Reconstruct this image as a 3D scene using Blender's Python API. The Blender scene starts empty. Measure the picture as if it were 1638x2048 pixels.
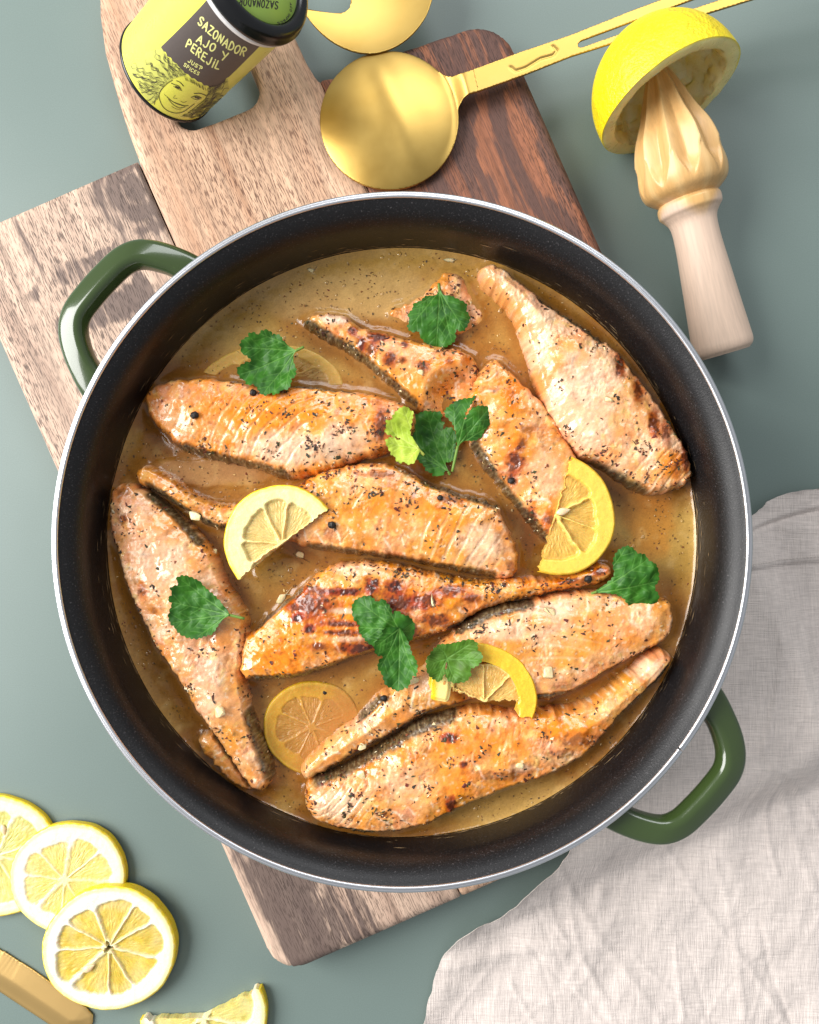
import bpy, bmesh, math
import numpy as np
from mathutils import Vector, Matrix

S = bpy.context.scene
COL = S.collection
rng = np.random.default_rng(7)

# ------------------------------------------------------------------ camera
H = 0.424                 # camera height above the table (m)
F = 1643.0                # focal length in photograph pixels (width 1638)
CX, CY = 804.0, 1090.0    # point straight below the lens, photograph pixels
cam = bpy.data.cameras.new('camera')
cam.sensor_fit = 'HORIZONTAL'; cam.sensor_width = 36.0
cam.lens = F / 1638.0 * 36.0
cam.shift_x = (819.0 - CX) / 1638.0
cam.shift_y = (CY - 1024.0) / 1638.0
cam.clip_start = 0.01; cam.clip_end = 50
camo = bpy.data.objects.new('camera', cam); COL.objects.link(camo)
camo.location = (0, 0, H)
S.camera = camo

# ------------------------------------------------------------------ world and lamps (indoor window light)
W = bpy.data.worlds.new('World'); S.world = W; W.use_nodes = True
bg = W.node_tree.nodes['Background']
bg.inputs[0].default_value = (0.90, 0.95, 1.0, 1); bg.inputs[1].default_value = 0.39

def lamp(name, loc, target, power, sx, sy, color):
    l = bpy.data.lights.new(name, 'AREA'); l.shape = 'RECTANGLE'
    l.size = sx; l.size_y = sy; l.energy = power; l.color = color
    o = bpy.data.objects.new(name, l); COL.objects.link(o)
    o.location = loc
    d = Vector(target) - Vector(loc)
    o.rotation_euler = d.to_track_quat('-Z', 'Y').to_euler()
    return o
lamp('window_light', (-1.60, 0.25, 1.22), (0.0, 0.0, 0.03), 86.0, 1.45, 1.5, (1.0, 0.985, 0.96))
lamp('soft_fill_light', (0.30, 1.50, 1.50), (0, 0.0, 0.03), 18.0, 1.3, 0.7, (0.96, 0.98, 1.0))  # second soft lamp, added to vary the reflections in the brass

S.view_settings.view_transform = 'Standard'
S.view_settings.look = 'None'
S.view_settings.exposure = 0.0
S.view_settings.gamma = 1.0
S.view_settings.use_curve_mapping = False
S.render.engine = 'CYCLES'
S.render.resolution_x = 819; S.render.resolution_y = 1024

# ------------------------------------------------------------------ numeric helpers
def at(px, py, z):
    """photograph pixel -> point of the place at height z"""
    px = np.asarray(px, float); py = np.asarray(py, float)
    s = (H - z) / F
    return np.stack([(px - CX) * s, -(py - CY) * s, np.zeros_like(px) + z], -1)

def lin(r, g, b):
    c = np.array([r, g, b], float) / 255.0
    return np.where(c <= 0.04045, c / 12.92, ((c + 0.055) / 1.055) ** 2.4)

def C(*rgb): return lin(*rgb)

def sstep(a, b, x):
    t = np.clip((x - a) / (b - a), 0, 1)
    return t * t * (3 - 2 * t)

def mix(a, b, t):
    t = np.asarray(t)[..., None]
    return np.asarray(a) * (1 - t) + np.asarray(b) * t

_perm = rng.permutation(4096)
def _h(ix, iy, seed):
    return _perm[(_perm[(ix + seed * 131) & 4095] + iy) & 4095]
def pn(x, y, seed=0):
    x = np.asarray(x, float); y = np.asarray(y, float)
    ix = np.floor(x).astype(int); iy = np.floor(y).astype(int)
    fx = x - ix; fy = y - iy
    u = fx * fx * fx * (fx * (fx * 6 - 15) + 10); v = fy * fy * fy * (fy * (fy * 6 - 15) + 10)
    def g(ax, ay):
        a = _h(ix + ax, iy + ay, seed) * (2 * math.pi / 4096.0)
        return np.cos(a) * (fx - ax) + np.sin(a) * (fy - ay)
    return 1.5 * ((g(0, 0) * (1 - u) + g(1, 0) * u) * (1 - v) + (g(0, 1) * (1 - u) + g(1, 1) * u) * v)
def fbm(x, y, seed=0, octs=4, gain=0.5):
    t = 0; a = 1.0; n = 0
    for i in range(octs):
        t = t + a * pn(x * 2 ** i, y * 2 ** i, seed + i); n += a; a *= gain
    return t / n

def smooth_closed(pts, k=6):
    """closed Catmull-Rom through the points"""
    P = np.asarray(pts, float); n = len(P); out = []
    for i in range(n):
        p0, p1, p2, p3 = P[i - 1], P[i], P[(i + 1) % n], P[(i + 2) % n]
        for j in range(k):
            t = j / k
            out.append(0.5 * (2 * p1 + (p2 - p0) * t + (2 * p0 - 5 * p1 + 4 * p2 - p3) * t * t + (3 * p1 - p0 - 3 * p2 + p3) * t ** 3))
    return np.array(out)
def smooth_open(pts, k=6):
    P = np.asarray(pts, float)
    if len(P) < 3: 
        return np.array([P[0] + (P[-1] - P[0]) * t for t in np.linspace(0, 1, k + 1)])
    Q = np.vstack([2 * P[0] - P[1], P, 2 * P[-1] - P[-2]]); out = []
    for i in range(1, len(Q) - 2):
        p0, p1, p2, p3 = Q[i - 1:i + 3]
        for j in range(k):
            t = j / k
            out.append(0.5 * (2 * p1 + (p2 - p0) * t + (2 * p0 - 5 * p1 + 4 * p2 - p3) * t * t + (3 * p1 - p0 - 3 * p2 + p3) * t ** 3))
    out.append(Q[-2]); return np.array(out)
def resample(P, step):
    Q = np.vstack([P, P[:1]]); d = np.r_[0, np.cumsum(np.hypot(*np.diff(Q, axis=0).T))]
    n = max(8, int(d[-1] / step)); s = np.linspace(0, d[-1], n, endpoint=False)
    return np.stack([np.interp(s, d, Q[:, 0]), np.interp(s, d, Q[:, 1])], -1)

def inside(P, x, y):
    r = np.zeros(x.shape, bool); x1, y1 = P[-1]
    for x2, y2 in P:
        if y1 != y2:
            c = ((y1 > y) != (y2 > y)) & (x < (x2 - x1) * (y - y1) / (y2 - y1) + x1)
            r ^= c
        x1, y1 = x2, y2
    return r
def nearest(P, x, y, closed=True):
    best = np.full(x.shape, 1e18); bx = x.copy(); by = y.copy()
    n = len(P)
    for i in range(n if closed else n - 1):
        ax, ay = P[i]; cx, cy = P[(i + 1) % n]
        dx, dy = cx - ax, cy - ay; L = dx * dx + dy * dy + 1e-12
        t = np.clip(((x - ax) * dx + (y - ay) * dy) / L, 0, 1)
        qx = ax + t * dx; qy = ay + t * dy; d = (x - qx) ** 2 + (y - qy) ** 2
        m = d < best
        best = np.where(m, d, best); bx = np.where(m, qx, bx); by = np.where(m, qy, by)
    return np.sqrt(best), bx, by

def grid_fill(loops, step):
    """2D quads filling the even-odd area of the loops, edge vertices snapped onto the outline.
       returns points (N,2), quads (M,4), distance to the outline (N)"""
    A = np.vstack(loops); x0, y0 = A.min(0) - step; x1, y1 = A.max(0) + step
    nx = int((x1 - x0) / step) + 2; ny = int((y1 - y0) / step) + 2
    X, Y = np.meshgrid(x0 + np.arange(nx) * step, y0 + np.arange(ny) * step)
    ins = np.zeros(X.shape, bool)
    for L in loops: ins ^= inside(L, X, Y)
    c = ins[:-1, :-1].astype(int) + ins[1:, :-1] + ins[:-1, 1:] + ins[1:, 1:]
    cell = c >= 1
    use = np.zeros(X.shape, bool)
    use[:-1, :-1] |= cell; use[1:, :-1] |= cell; use[:-1, 1:] |= cell; use[1:, 1:] |= cell
    idx = -np.ones(X.shape, int); idx[use] = np.arange(use.sum())
    x = X[use]; y = Y[use]; inn = ins[use]
    d = np.full(x.shape, 1e9); bx = x.copy(); by = y.copy()
    for L in loops:
        dd, qx, qy = nearest(L, x, y); m = dd < d
        d = np.where(m, dd, d); bx = np.where(m, qx, bx); by = np.where(m, qy, by)
    x = np.where(inn, x, bx); y = np.where(inn, y, by); d = np.where(inn, d, 0)
    j, i = np.nonzero(cell)
    q = np.stack([idx[j, i], idx[j, i + 1], idx[j + 1, i + 1], idx[j + 1, i]], -1)
    return np.stack([x, y], -1), q, d

def boundary_edges(q):
    e = np.vstack([q[:, [k, (k + 1) % q.shape[1]]] for k in range(q.shape[1])])
    s = np.sort(e, 1); key = s[:, 0].astype(np.int64) * (q.max() + 1) + s[:, 1]
    _, inv, cnt = np.unique(key, return_inverse=True, return_counts=True)
    return e[cnt[inv] == 1]

# ------------------------------------------------------------------ object helpers
def mesh_obj(name, V, Fc, mat, parent=None, col=None, smooth=True, extra=None, origin=None):
    V = np.asarray(V, float)
    if parent is not None: org = np.array(parent['_o'])
    elif origin is not None: org = np.asarray(origin, float)
    else: org = np.array([V[:, 0].mean(), V[:, 1].mean(), V[:, 2].min()])
    me = bpy.data.meshes.new(name)
    Fl = Fc.tolist() if isinstance(Fc, np.ndarray) else Fc
    me.from_pydata((V - org).tolist(), [], Fl)
    if col is not None:
        a = me.color_attributes.new('Col', 'FLOAT_COLOR', 'POINT')
        c = np.ones((len(V), 4), np.float32); c[:, :3] = np.clip(col, 0, 1)
        a.data.foreach_set('color', c.ravel())
    if extra:
        for k, v in extra.items():
            if np.ndim(v) == 2:
                a = me.attributes.new(k, 'FLOAT_VECTOR', 'POINT'); a.data.foreach_set('vector', np.asarray(v, np.float32).ravel())
            else:
                a = me.attributes.new(k, 'FLOAT', 'POINT'); a.data.foreach_set('value', np.asarray(v, np.float32).ravel())
    if smooth: me.polygons.foreach_set('use_smooth', [True] * len(me.polygons))
    me.materials.append(mat); me.update()
    o = bpy.data.objects.new(name, me); COL.objects.link(o)
    o['_o'] = org.tolist()
    if parent is not None: o.parent = parent
    else: o.location = org
    return o
def thing(name, loc, label, cat, group=None):
    o = bpy.data.objects.new(name, None); COL.objects.link(o); o.location = loc; o['_o'] = list(map(float, loc))
    o.empty_display_size = 0.02
    return tag(o, label, cat, group)
def tag(o, label, cat, group=None):
    o['label'] = label; o['category'] = cat
    if group: o['group'] = group
    return o

def skirt(V, q, zlow, col=None, colside=None, drop=None):
    """close the sides of an open sheet: walls from its edge down to zlow"""
    e = boundary_edges(q); u, inv = np.unique(e, return_inverse=True); inv = inv.reshape(e.shape)
    n = len(V)
    B = V[u].copy(); T = V[u].copy()
    B[:, 2] = zlow if drop is None else B[:, 2] - drop
    V2 = np.vstack([V, T, B]); m = len(u)
    side = np.stack([n + inv[:, 1], n + inv[:, 0], n + m + inv[:, 0], n + m + inv[:, 1]], -1)
    c2 = None
    if col is not None:
        cs = col[u] if colside is None else np.broadcast_to(np.asarray(colside), (m, 3))
        c2 = np.vstack([col, cs, cs])
    return V2, np.vstack([q, side]), c2, u

def lathe(profile, segs=96, radf=None):
    """profile [(r,z)] -> V (around z), quads"""
    P = np.asarray(profile, float); n = len(P); th = np.arange(segs) * 2 * math.pi / segs
    R = P[:, 0][:, None] * np.ones(segs)
    if radf is not None: R = R * radf(P[:, 1][:, None], th[None, :])
    V = np.stack([R * np.cos(th), R * np.sin(th), P[:, 1][:, None] * np.ones(segs)], -1).reshape(-1, 3)
    q = []
    i, j = np.meshgrid(np.arange(n - 1), np.arange(segs), indexing='ij'); j2 = (j + 1) % segs
    q = np.stack([i * segs + j, i * segs + j2, (i + 1) * segs + j2, (i + 1) * segs + j], -1).reshape(-1, 4)
    return V, q

def sweep(path, prof, up):
    """closed-profile sweep along an open path with end caps"""
    P = np.asarray(path, float); n = len(P); k = 0 if callable(prof) else len(prof)
    T = np.gradient(P, axis=0); T /= np.linalg.norm(T, axis=1)[:, None]
    U = np.asarray(up, float); U = np.broadcast_to(U, P.shape)
    Sd = np.cross(T, U); Sd /= np.linalg.norm(Sd, axis=1)[:, None]; U = np.cross(Sd, T)
    V = []
    for i in range(n):
        pr = prof(i / (n - 1)) if callable(prof) else prof
        for a, b in pr: V.append(P[i] + Sd[i] * a + U[i] * b)
    if callable(prof): k = len(prof(0))
    fs = [[i * k + j, i * k + (j + 1) % k, (i + 1) * k + (j + 1) % k, (i + 1) * k + j] for i in range(n - 1) for j in range(k)]
    fs.append(list(range(k))[::-1]); fs.append([(n - 1) * k + j for j in range(k)])
    return np.array(V), fs

# ------------------------------------------------------------------ materials
class NT:
    def __init__(s, name):
        s.m = bpy.data.materials.new(name); s.m.use_nodes = True
        s.t = s.m.node_tree; s.b = s.t.nodes['Principled BSDF']
    def n(s, kind, **kw):
        x = s.t.nodes.new(kind)
        for k, v in kw.items():
            if hasattr(x, k): setattr(x, k, v)
            else: x.inputs[k.replace('_', ' ')].default_value = v
        return x
    def l(s, a, b): s.t.links.new(a, b)
    def set(s, **kw):
        for k, v in kw.items():
            s.b.inputs[k.replace('_', ' ')].default_value = v
        return s
    def coords(s, scale=(1, 1, 1), attr=None):
        if attr: c = s.n('ShaderNodeAttribute', attribute_name=attr).outputs['Vector']
        else: c = s.n('ShaderNodeTexCoord').outputs['Object']
        mp = s.n('ShaderNodeMapping'); mp.inputs['Scale'].default_value = scale
        s.l(c, mp.inputs['Vector']); return mp.outputs['Vector']
    def noise(s, vec, scale, detail=4, rough=0.55, dist=0.0):
        x = s.n('ShaderNodeTexNoise'); x.inputs['Scale'].default_value = scale; x.inputs['Detail'].default_value = detail
        x.inputs['Roughness'].default_value = rough; x.inputs['Distortion'].default_value = dist
        s.l(vec, x.inputs['Vector']); return x.outputs['Fac']
    def ramp(s, fac, stops, interp='LINEAR'):
        r = s.n('ShaderNodeValToRGB'); r.color_ramp.interpolation = interp; e = r.color_ramp.elements
        while len(e) < len(stops): e.new(0.5)
        for i, (p, c) in enumerate(stops):
            e[i].position = p; c = (c, c, c) if np.isscalar(c) else c; e[i].color = (*c, 1)
        s.l(fac, r.inputs['Fac']); return r.outputs['Color']
    def mixc(s, a, b, fac, mode='MIX'):
        x = s.n('ShaderNodeMix', data_type='RGBA', blend_type=mode)
        for sock, v in ((x.inputs[6], a), (x.inputs[7], b)):
            if hasattr(v, 'is_output'): s.l(v, sock)
            else: sock.default_value = (*v, 1)
        if hasattr(fac, 'is_output'): s.l(fac, x.inputs[0])
        else: x.inputs[0].default_value = fac
        return x.outputs[2]
    def math(s, op, a, b=0.0):
        x = s.n('ShaderNodeMath', operation=op)
        for i, v in enumerate((a, b)):
            if hasattr(v, 'is_output'): s.l(v, x.inputs[i])
            else: x.inputs[i].default_value = v
        return x.outputs[0]
    def attr(s, name, out='Color'): return s.n('ShaderNodeAttribute', attribute_name=name).outputs[out]
    def bump(s, h, strength, dist, prev=None):
        x = s.n('ShaderNodeBump'); x.inputs['Strength'].default_value = strength; x.inputs['Distance'].default_value = dist
        s.l(h, x.inputs['Height'])
        if prev is not None: s.l(prev, x.inputs['Normal'])
        return x.outputs['Normal']
    def base(s, c): s.l(c, s.b.inputs['Base Color']); return s
    def normal(s, n): s.l(n, s.b.inputs['Normal']); return s
    def rough(s, r): s.l(r, s.b.inputs['Roughness']); return s

def simple(name, color, rough=0.5, metal=0.0, nscale=300, namp=0.08, bump=0.1, bdist=0.0003, **kw):
    M = NT(name); v = M.coords(); n = M.noise(v, nscale)
    c = np.array(color)
    M.base(M.ramp(n, [(0.3, tuple(c * (1 - namp))), (0.7, tuple(np.minimum(c * (1 + namp), 1)))]))
    M.set(Roughness=rough, Metallic=metal, **kw)
    if bump: M.normal(M.bump(n, bump, bdist))
    return M.m
def painted(name, rough=0.4, fine=900, famp=0.10, bump=0.3, bdist=0.0004, rvar=0.1, **kw):
    """colours come from the mesh's own colour attribute, grain and relief from noise"""
    M = NT(name); v = M.coords(); n = M.noise(v, fine, 3); n2 = M.noise(v, fine * 0.22, 3)
    c = M.attr('Col')
    k = M.ramp(n, [(0.25, 1 - famp), (0.75, 1 + famp)])
    M.base(M.mixc(c, k, 1.0, 'MULTIPLY'))
    M.rough(M.ramp(n2, [(0.3, max(rough - rvar, 0.02)), (0.7, rough + rvar)]))
    M.set(**kw)
    if bump: M.normal(M.bump(n2, bump, bdist * 2, M.bump(n, bump, bdist)))
    return M.m

# table top: sage green laminate with a satin sheen
def table_mat():
    M = NT('sage_laminate'); v = M.coords()
    n = M.noise(v, 9, 3); f = M.noise(v, 1800, 2)
    c = M.ramp(n, [(0.3, tuple(C(109, 124, 119))), (0.7, tuple(C(114, 129, 124)))])
    c = M.mixc(c, M.ramp(f, [(0.3, 0.93), (0.7, 1.07)]), 1.0, 'MULTIPLY')
    M.base(c); M.set(Roughness=0.42); M.b.inputs['Specular IOR Level'].default_value = 0.45
    M.normal(M.bump(f, 0.05, 0.0002)); return M.m
def wood_mat(name, pale, mid, dark, pore, flip=0):
    M = NT(name)
    v = M.coords((1, 1, 1), 'Grain')
    warp = M.noise(M.coords((6, 22, 6), 'Grain'), 1.0, 3)
    vv = M.coords((14, 260, 60), 'Grain')
    # long fibre streaks
    g = M.noise(vv, 1.0, 5, 0.6, 0.6)
    g2 = M.noise(M.coords((3, 55, 20), 'Grain'), 1.0, 4, 0.5, 0.8)
    c = M.ramp(g2, [(0.30, tuple(mid)), (0.55, tuple(pale)), (0.75, tuple(mid))])
    c = M.mixc(c, M.ramp(g, [(0.3, 0.62), (0.62, 1.12)]), 0.85, 'MULTIPLY')
    dk = M.attr('Dark', 'Fac')
    dn = M.noise(M.coords((10, 90, 30), 'Grain'), 1.0, 4, 0.6, 0.5)
    ds = M.noise(M.coords((22, 420, 90), 'Grain'), 1.0, 4, 0.65, 0.4)
    dsum = M.math('ADD', dk, M.math('ADD', M.math('MULTIPLY', M.math('SUBTRACT', dn, 0.5), 1.3), M.math('MULTIPLY', M.math('SUBTRACT', ds, 0.5), 2.0)))
    dk2 = M.math('MULTIPLY', M.ramp(dsum, [(0.30, 0.0), (0.68, 1.0)]), M.ramp(dk, [(0.02, 0.0), (0.35, 0.88)]))
    c = M.mixc(c, tuple(dark), dk2)
    # short pores: dark dashes along the grain
    p = M.noise(M.coords((190, 1700, 300), 'Grain'), 1.0, 2, 0.5)
    pm = M.ramp(p, [(0.50, 0.0), (0.60, 1.0)])
    pd = M.noise(M.coords((9, 40, 9), 'Grain'), 1.0, 2)
    pm = M.math('MULTIPLY', pm, M.ramp(pd, [(0.32, 0.30), (0.60, 1.0)]))
    c = M.mixc(c, tuple(pore), M.math('MULTIPLY', pm, 0.82))
    M.base(c); M.set(Roughness=0.62); M.b.inputs['Specular IOR Level'].default_value = 0.35
    h = M.math('SUBTRACT', M.math('MULTIPLY', g, 0.5), pm)
    M.normal(M.bump(h, 0.35, 0.0004)); return M.m
def brass_mat():
    M = NT('brushed_brass'); v = M.coords()
    n = M.noise(v, 700, 3); f = M.noise(v, 30, 4)
    c = M.ramp(f, [(0.3, tuple(C(194, 156, 80))), (0.7, tuple(C(208, 174, 98)))])
    M.base(c); M.set(Metallic=1.0)
    M.rough(M.ramp(f, [(0.3, 0.34), (0.7, 0.42)]))
    M.normal(M.bump(n, 0.05, 0.0001)); return M.m
def coating_mat():
    M = NT('black_nonstick'); v = M.coords()
    f = M.noise(v, 1500, 2, 0.6); k = M.noise(v, 25, 4)
    c = M.ramp(f, [(0.35, tuple(C(15, 14, 15))), (0.62, tuple(C(24, 23, 25))), (0.74, tuple(C(74, 71, 72)))])
    M.base(c); M.rough(M.ramp(k, [(0.3, 0.36), (0.7, 0.46)]))
    M.b.inputs['Specular IOR Level'].default_value = 0.36
    M.normal(M.bump(f, 0.25, 0.0003)); return M.m
def linen_mat():
    M = NT('linen_weave')
    wx = M.noise(M.coords((1900, 110, 100)), 1.0, 2, 0.6); wy = M.noise(M.coords((110, 1900, 100)), 1.0, 2, 0.6)
    sl = M.noise(M.coords((16, 420, 50)), 1.0, 3, 0.6); st = M.noise(M.coords((420, 16, 50)), 1.0, 3, 0.6)
    big = M.noise(M.coords(), 14, 3)
    c = M.ramp(big, [(0.3, tuple(C(215, 203, 196))), (0.7, tuple(C(226, 213, 205)))])
    for t, lo, hi in ((wx, 0.88, 1.08), (wy, 0.88, 1.08), (sl, 0.96, 1.03), (st, 0.96, 1.03)):
        c = M.mixc(c, M.ramp(t, [(0.3, lo), (0.7, hi)]), 1.0, 'MULTIPLY')
    M.base(c); M.set(Roughness=0.92); M.b.inputs['Specular IOR Level'].default_value = 0.15
    M.set(Sheen_Weight=0.15)
    h = M.math('ADD', wx, wy); M.normal(M.bump(h, 0.8, 0.0005)); return M.m

M_TABLE = table_mat()
M_WOODL = wood_mat('mango_wood_grey', C(214, 184, 162), C(176, 146, 128), C(98, 82, 77), C(72, 58, 52))
M_WOODM = wood_mat('mango_wood_pale', C(220, 182, 152), C(190, 146, 116), C(134, 96, 74), C(98, 64, 50))
M_WOODR = wood_mat('mango_wood_red', C(166, 106, 76), C(128, 82, 64), C(92, 68, 62), C(50, 34, 30))
M_BRASS = brass_mat()
M_COAT = coating_mat()
M_LINEN = linen_mat()
M_GREEN = simple('green_enamel', C(54, 70, 34), 0.20, nscale=60, namp=0.05, bump=0.02, Coat_Weight=0.6, Coat_Roughness=0.06)
M_STEEL = simple('polished_steel', C(222, 222, 226), 0.36, 1.0, nscale=80, namp=0.03, bump=0)
def fish_mat():
    M = NT('salmon_flesh'); v = M.coords(); n = M.noise(v, 1700, 4, 0.65); n2 = M.noise(v, 420, 4, 0.6)
    c = M.mixc(M.attr('Col'), M.ramp(n, [(0.25, 0.82), (0.75, 1.14)]), 1.0, 'MULTIPLY')
    wet = M.attr('Wet', 'Fac')
    M.base(c); M.rough(M.math('SUBTRACT', M.ramp(n2, [(0.3, 0.30), (0.7, 0.52)]), M.math('MULTIPLY', wet, 0.20)))
    M.set(Subsurface_Weight=0.10, Subsurface_Scale=0.002, Coat_Roughness=0.07)
    M.l(M.math('ADD', 0.30, M.math('MULTIPLY', wet, 0.6)), M.b.inputs['Coat Weight']); M.l(M.bump(n2, 0.22, 0.0006), M.b.inputs['Coat Normal'])
    M.b.inputs['Subsurface Radius'].default_value = (1.0, 0.55, 0.3)
    k = M.math('SUBTRACT', 1.0, M.math('MULTIPLY', wet, 0.6))
    h = M.math('MULTIPLY', M.math('ADD', n, M.math('MULTIPLY', n2, 1.6)), k)
    M.normal(M.bump(h, 0.26, 0.0006)); return M.m
M_FISH = fish_mat()
M_SAUCE = painted('lemon_sauce', 0.16, 1500, 0.13, 0.10, 0.0003, 0.06, Subsurface_Weight=0.0)
M_LEMON = painted('lemon_flesh', 0.32, 1600, 0.05, 0.22, 0.0005, 0.1, Subsurface_Weight=0.25, Subsurface_Scale=0.004)
M_LEAF = painted('cilantro_leaf', 0.50, 1900, 0.08, 0.12, 0.0003, 0.08, Specular_IOR_Level=0.3)
M_FLECK = painted('dried_herbs', 0.6, 2500, 0.1, 0.0, 0.0002, 0.1)
M_GARLIC = painted('cooked_garlic', 0.35, 900, 0.06, 0.3, 0.0005, 0.1, Subsurface_Weight=0.2, Subsurface_Scale=0.003)
M_BEECH = NT('beech_wood')
def beech():
    M = M_BEECH
    g = M.noise(M.coords((900, 900, 26)), 1.0, 3); b = M.noise(M.coords((60, 60, 10)), 1.0, 3)
    c = M.attr('Col')
    c = M.mixc(c, M.ramp(g, [(0.3, 0.90), (0.7, 1.06)]), 1.0, 'MULTIPLY')
    c = M.mixc(c, M.ramp(b, [(0.3, 0.93), (0.7, 1.05)]), 1.0, 'MULTIPLY')
    M.base(c); M.rough(M.attr('Rough', 'Fac')); M.normal(M.bump(g, 0.15, 0.0003)); return M.m
M_BEECH = beech()
M_CANPAPER = painted('can_print', 0.30, 700, 0.02, 0.03, 0.0002, 0.04, Coat_Weight=0.3, Coat_Roughness=0.15)
M_INK = simple('dark_ink', C(52, 46, 40), 0.4, bump=0)
M_PANEL = simple('brown_label', C(84, 74, 70), 0.45, nscale=1500, namp=0.06, bump=0)
M_PALEINK = simple('pale_yellow_ink', C(240, 238, 150), 0.45, bump=0)
M_BLACKPL = simple('black_plastic', C(22, 22, 24), 0.25, nscale=200, bump=0.03)
M_WHITEPL = simple('white_plastic', C(225, 222, 222), 0.4, bump=0.02)
M_LIMELID = simple('lime_lid_paper', C(186, 222, 104), 0.4, nscale=40, namp=0.05, bump=0)

# ================================================================== setting: the table
z = 0.0
tb = mesh_obj('table_top', [(-0.9, -0.9, 0), (0.9, -0.9, 0), (0.9, 0.9, 0), (-0.9, 0.9, 0),
                        (-0.9, -0.9, -.03), (0.9, -0.9, -.03), (0.9, 0.9, -.03), (-0.9, 0.9, -.03)],
              [[0, 1, 2, 3], [7, 6, 5, 4], [0, 4, 5, 1], [1, 5, 6, 2], [2, 6, 7, 3], [3, 7, 4, 0]], M_TABLE, smooth=False, origin=(0, 0, 0))
tb['kind'] = 'structure'

# ================================================================== cutting board: three planks
ZB = 0.020
EN = np.array([0.915, -0.402]); EU = np.array([0.402, 0.915])   # across / along the board, in photograph pixels
def bpx(n, u): return np.asarray(n)[..., None] * EN + np.asarray(u)[..., None] * EU
def arc(cx, cy, r, a0, a1, k=8):
    t = np.radians(np.linspace(a0, a1, k)); return [(cx + r * math.cos(a), cy + r * math.sin(a)) for a in t]
N0, N1, N2, N3 = -280.0, 123.0, 522.0, 906.0
U0, U1, UE = 398.0, 420.0, 2020.0
left_pl = arc(N0 + 60, U0 + 60, 60, 180, 270) + [(N1 - 2.0, U0), (N1 - 2.0, UE)] + arc(N0 + 62, UE - 62, 62, 90, 180)
mid_pl = [(N1 + 1.2, U0 - 4), (N1 + 5, 330), (N1 + 14, 250), (N1 + 26, 170), (N1 + 46, 100), (N1 + 75, 30), (N1 + 120, -40), (N1 + 180, -75),
          (N2 - 180, -75), (N2 - 115, -40), (N2 - 70, 30), (N2 - 40, 110), (N2 - 22, 200), (N2 - 10, 290), (N2 - 9, 350), (N2 - 6, 378), (N2 - 0.8, 396),
          (N2 - 0.8, UE), (N1 + 1.2, UE)]
right_pl = [(N2 + 0.8, 402), (N2 + 30, 405), (700, 411)] + arc(N3 - 82, U1 + 84, 82, 275, 360, 9) + arc(N3 - 62, UE - 62, 62, 0, 90) + [(N2 + 0.8, UE)]
hole = [(c[0], c[1]) for c in arc(258, 250, 36, 180, 270, 5) + arc(372, 250, 36, 270, 360, 5) + arc(366, 356, 40, 0, 90, 5) + arc(262, 356, 36, 90, 180, 5)]
whole = arc(N0 + 60, U0 + 60, 60, 180, 270) + [(N1, U0)] + mid_pl[1:-2] + right_pl[1:-1] + arc(N0 + 62, UE - 62, 62, 90, 180)
whole = np.array(whole)
board = thing('cutting_board', (*at(*bpx(np.array(310.), np.array(1200.)), 0)[:2], 0),
              'large wooden cutting board with handle hole under the green casserole', 'cutting board')
def blob(n, u, cn, cu, rn, ru, seed=3, w=0.35):
    d = np.hypot((n - cn) / rn, (u - cu) / ru) + w * fbm(n / 60, u / 110, seed)
    return 1 - sstep(0.6, 1.1, d)
def plank(loops, mat, darkf, label):
    loops = [resample(np.array(L, float), 6) for L in loops]
    P, q, _ = grid_fill(loops, 6.0)
    n, u = P[:, 0], P[:, 1]
    d, _, _ = nearest(whole, n, u)
    dh, _, _ = nearest(np.array(hole), n, u)
    ds = np.minimum(np.abs(n - N1) if True else 9, np.abs(n - N2)); 
    R = 24.0
    drop = (1 - np.sqrt(np.clip(1 - (1 - np.minimum(d, R) / R) ** 2, 0, 1))) * R * 0.85
    drop = drop + (1 - np.sqrt(np.clip(1 - (1 - np.minimum(dh, 16) / 16) ** 2, 0, 1))) * 12
    drop = drop + 5.0 * np.exp(-(ds / 3.5) ** 2)
    drop = drop + 0.6 * fbm(n / 90, u / 160, 5)
    s = (H - ZB) / F
    XY = bpx(n, u); V = at(XY[:, 0], XY[:, 1], ZB); V[:, 2] = ZB - drop * s
    dk = np.clip(darkf(n, u), 0, 1)
    V2, q2, _, ui = skirt(V, q, 0.0)
    g = np.stack([u * s, n * s, V[:, 2]], -1); g = np.vstack([g, g[ui], np.c_[g[ui][:, :2], np.full(len(ui), 0.0)]])
    dk = np.r_[dk, dk[ui] * 0.6, dk[ui] * 0.6]
    o = mesh_obj('plank', V2, q2[:, ::-1], mat, board, extra={'Grain': g, 'Dark': dk})
    o['label'] = label; return o
def grainy(n, u, seed): return 0.5 + 0.5 * fbm(n / 34, u / 420, seed, 3) * 1.6
def dark_left(n, u):
    kn = np.hypot((n - 95) / 95, (u - 455) / 100); rings = 0.5 + 0.5 * np.sin(kn * 17 + 3 * fbm(n / 40, u / 60, 21, 2))
    knot = (1 - sstep(0.7, 1.35, kn + 0.3 * fbm(n / 40, u / 60, 22, 2))) * (0.55 + 0.45 * rings)
    return np.maximum.reduce([knot, 0.75 * blob(n, u, -60, 655, 120, 46, 4, 1.0), 0.55 * blob(n, u, -20, 560, 170, 34, 7, 1.1), 0.42 * sstep(0.55, 0.9, grainy(n, u, 31)) * (u < 1100),
                              0.5 * blob(n, u, 60, 760, 140, 50, 9, 1.1), 0.95 * blob(n, u, -195, 1900, 75, 330, 5, 0.45), 0.6 * blob(n, u, -90, 1960, 50, 100, 6, 0.6)])
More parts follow.
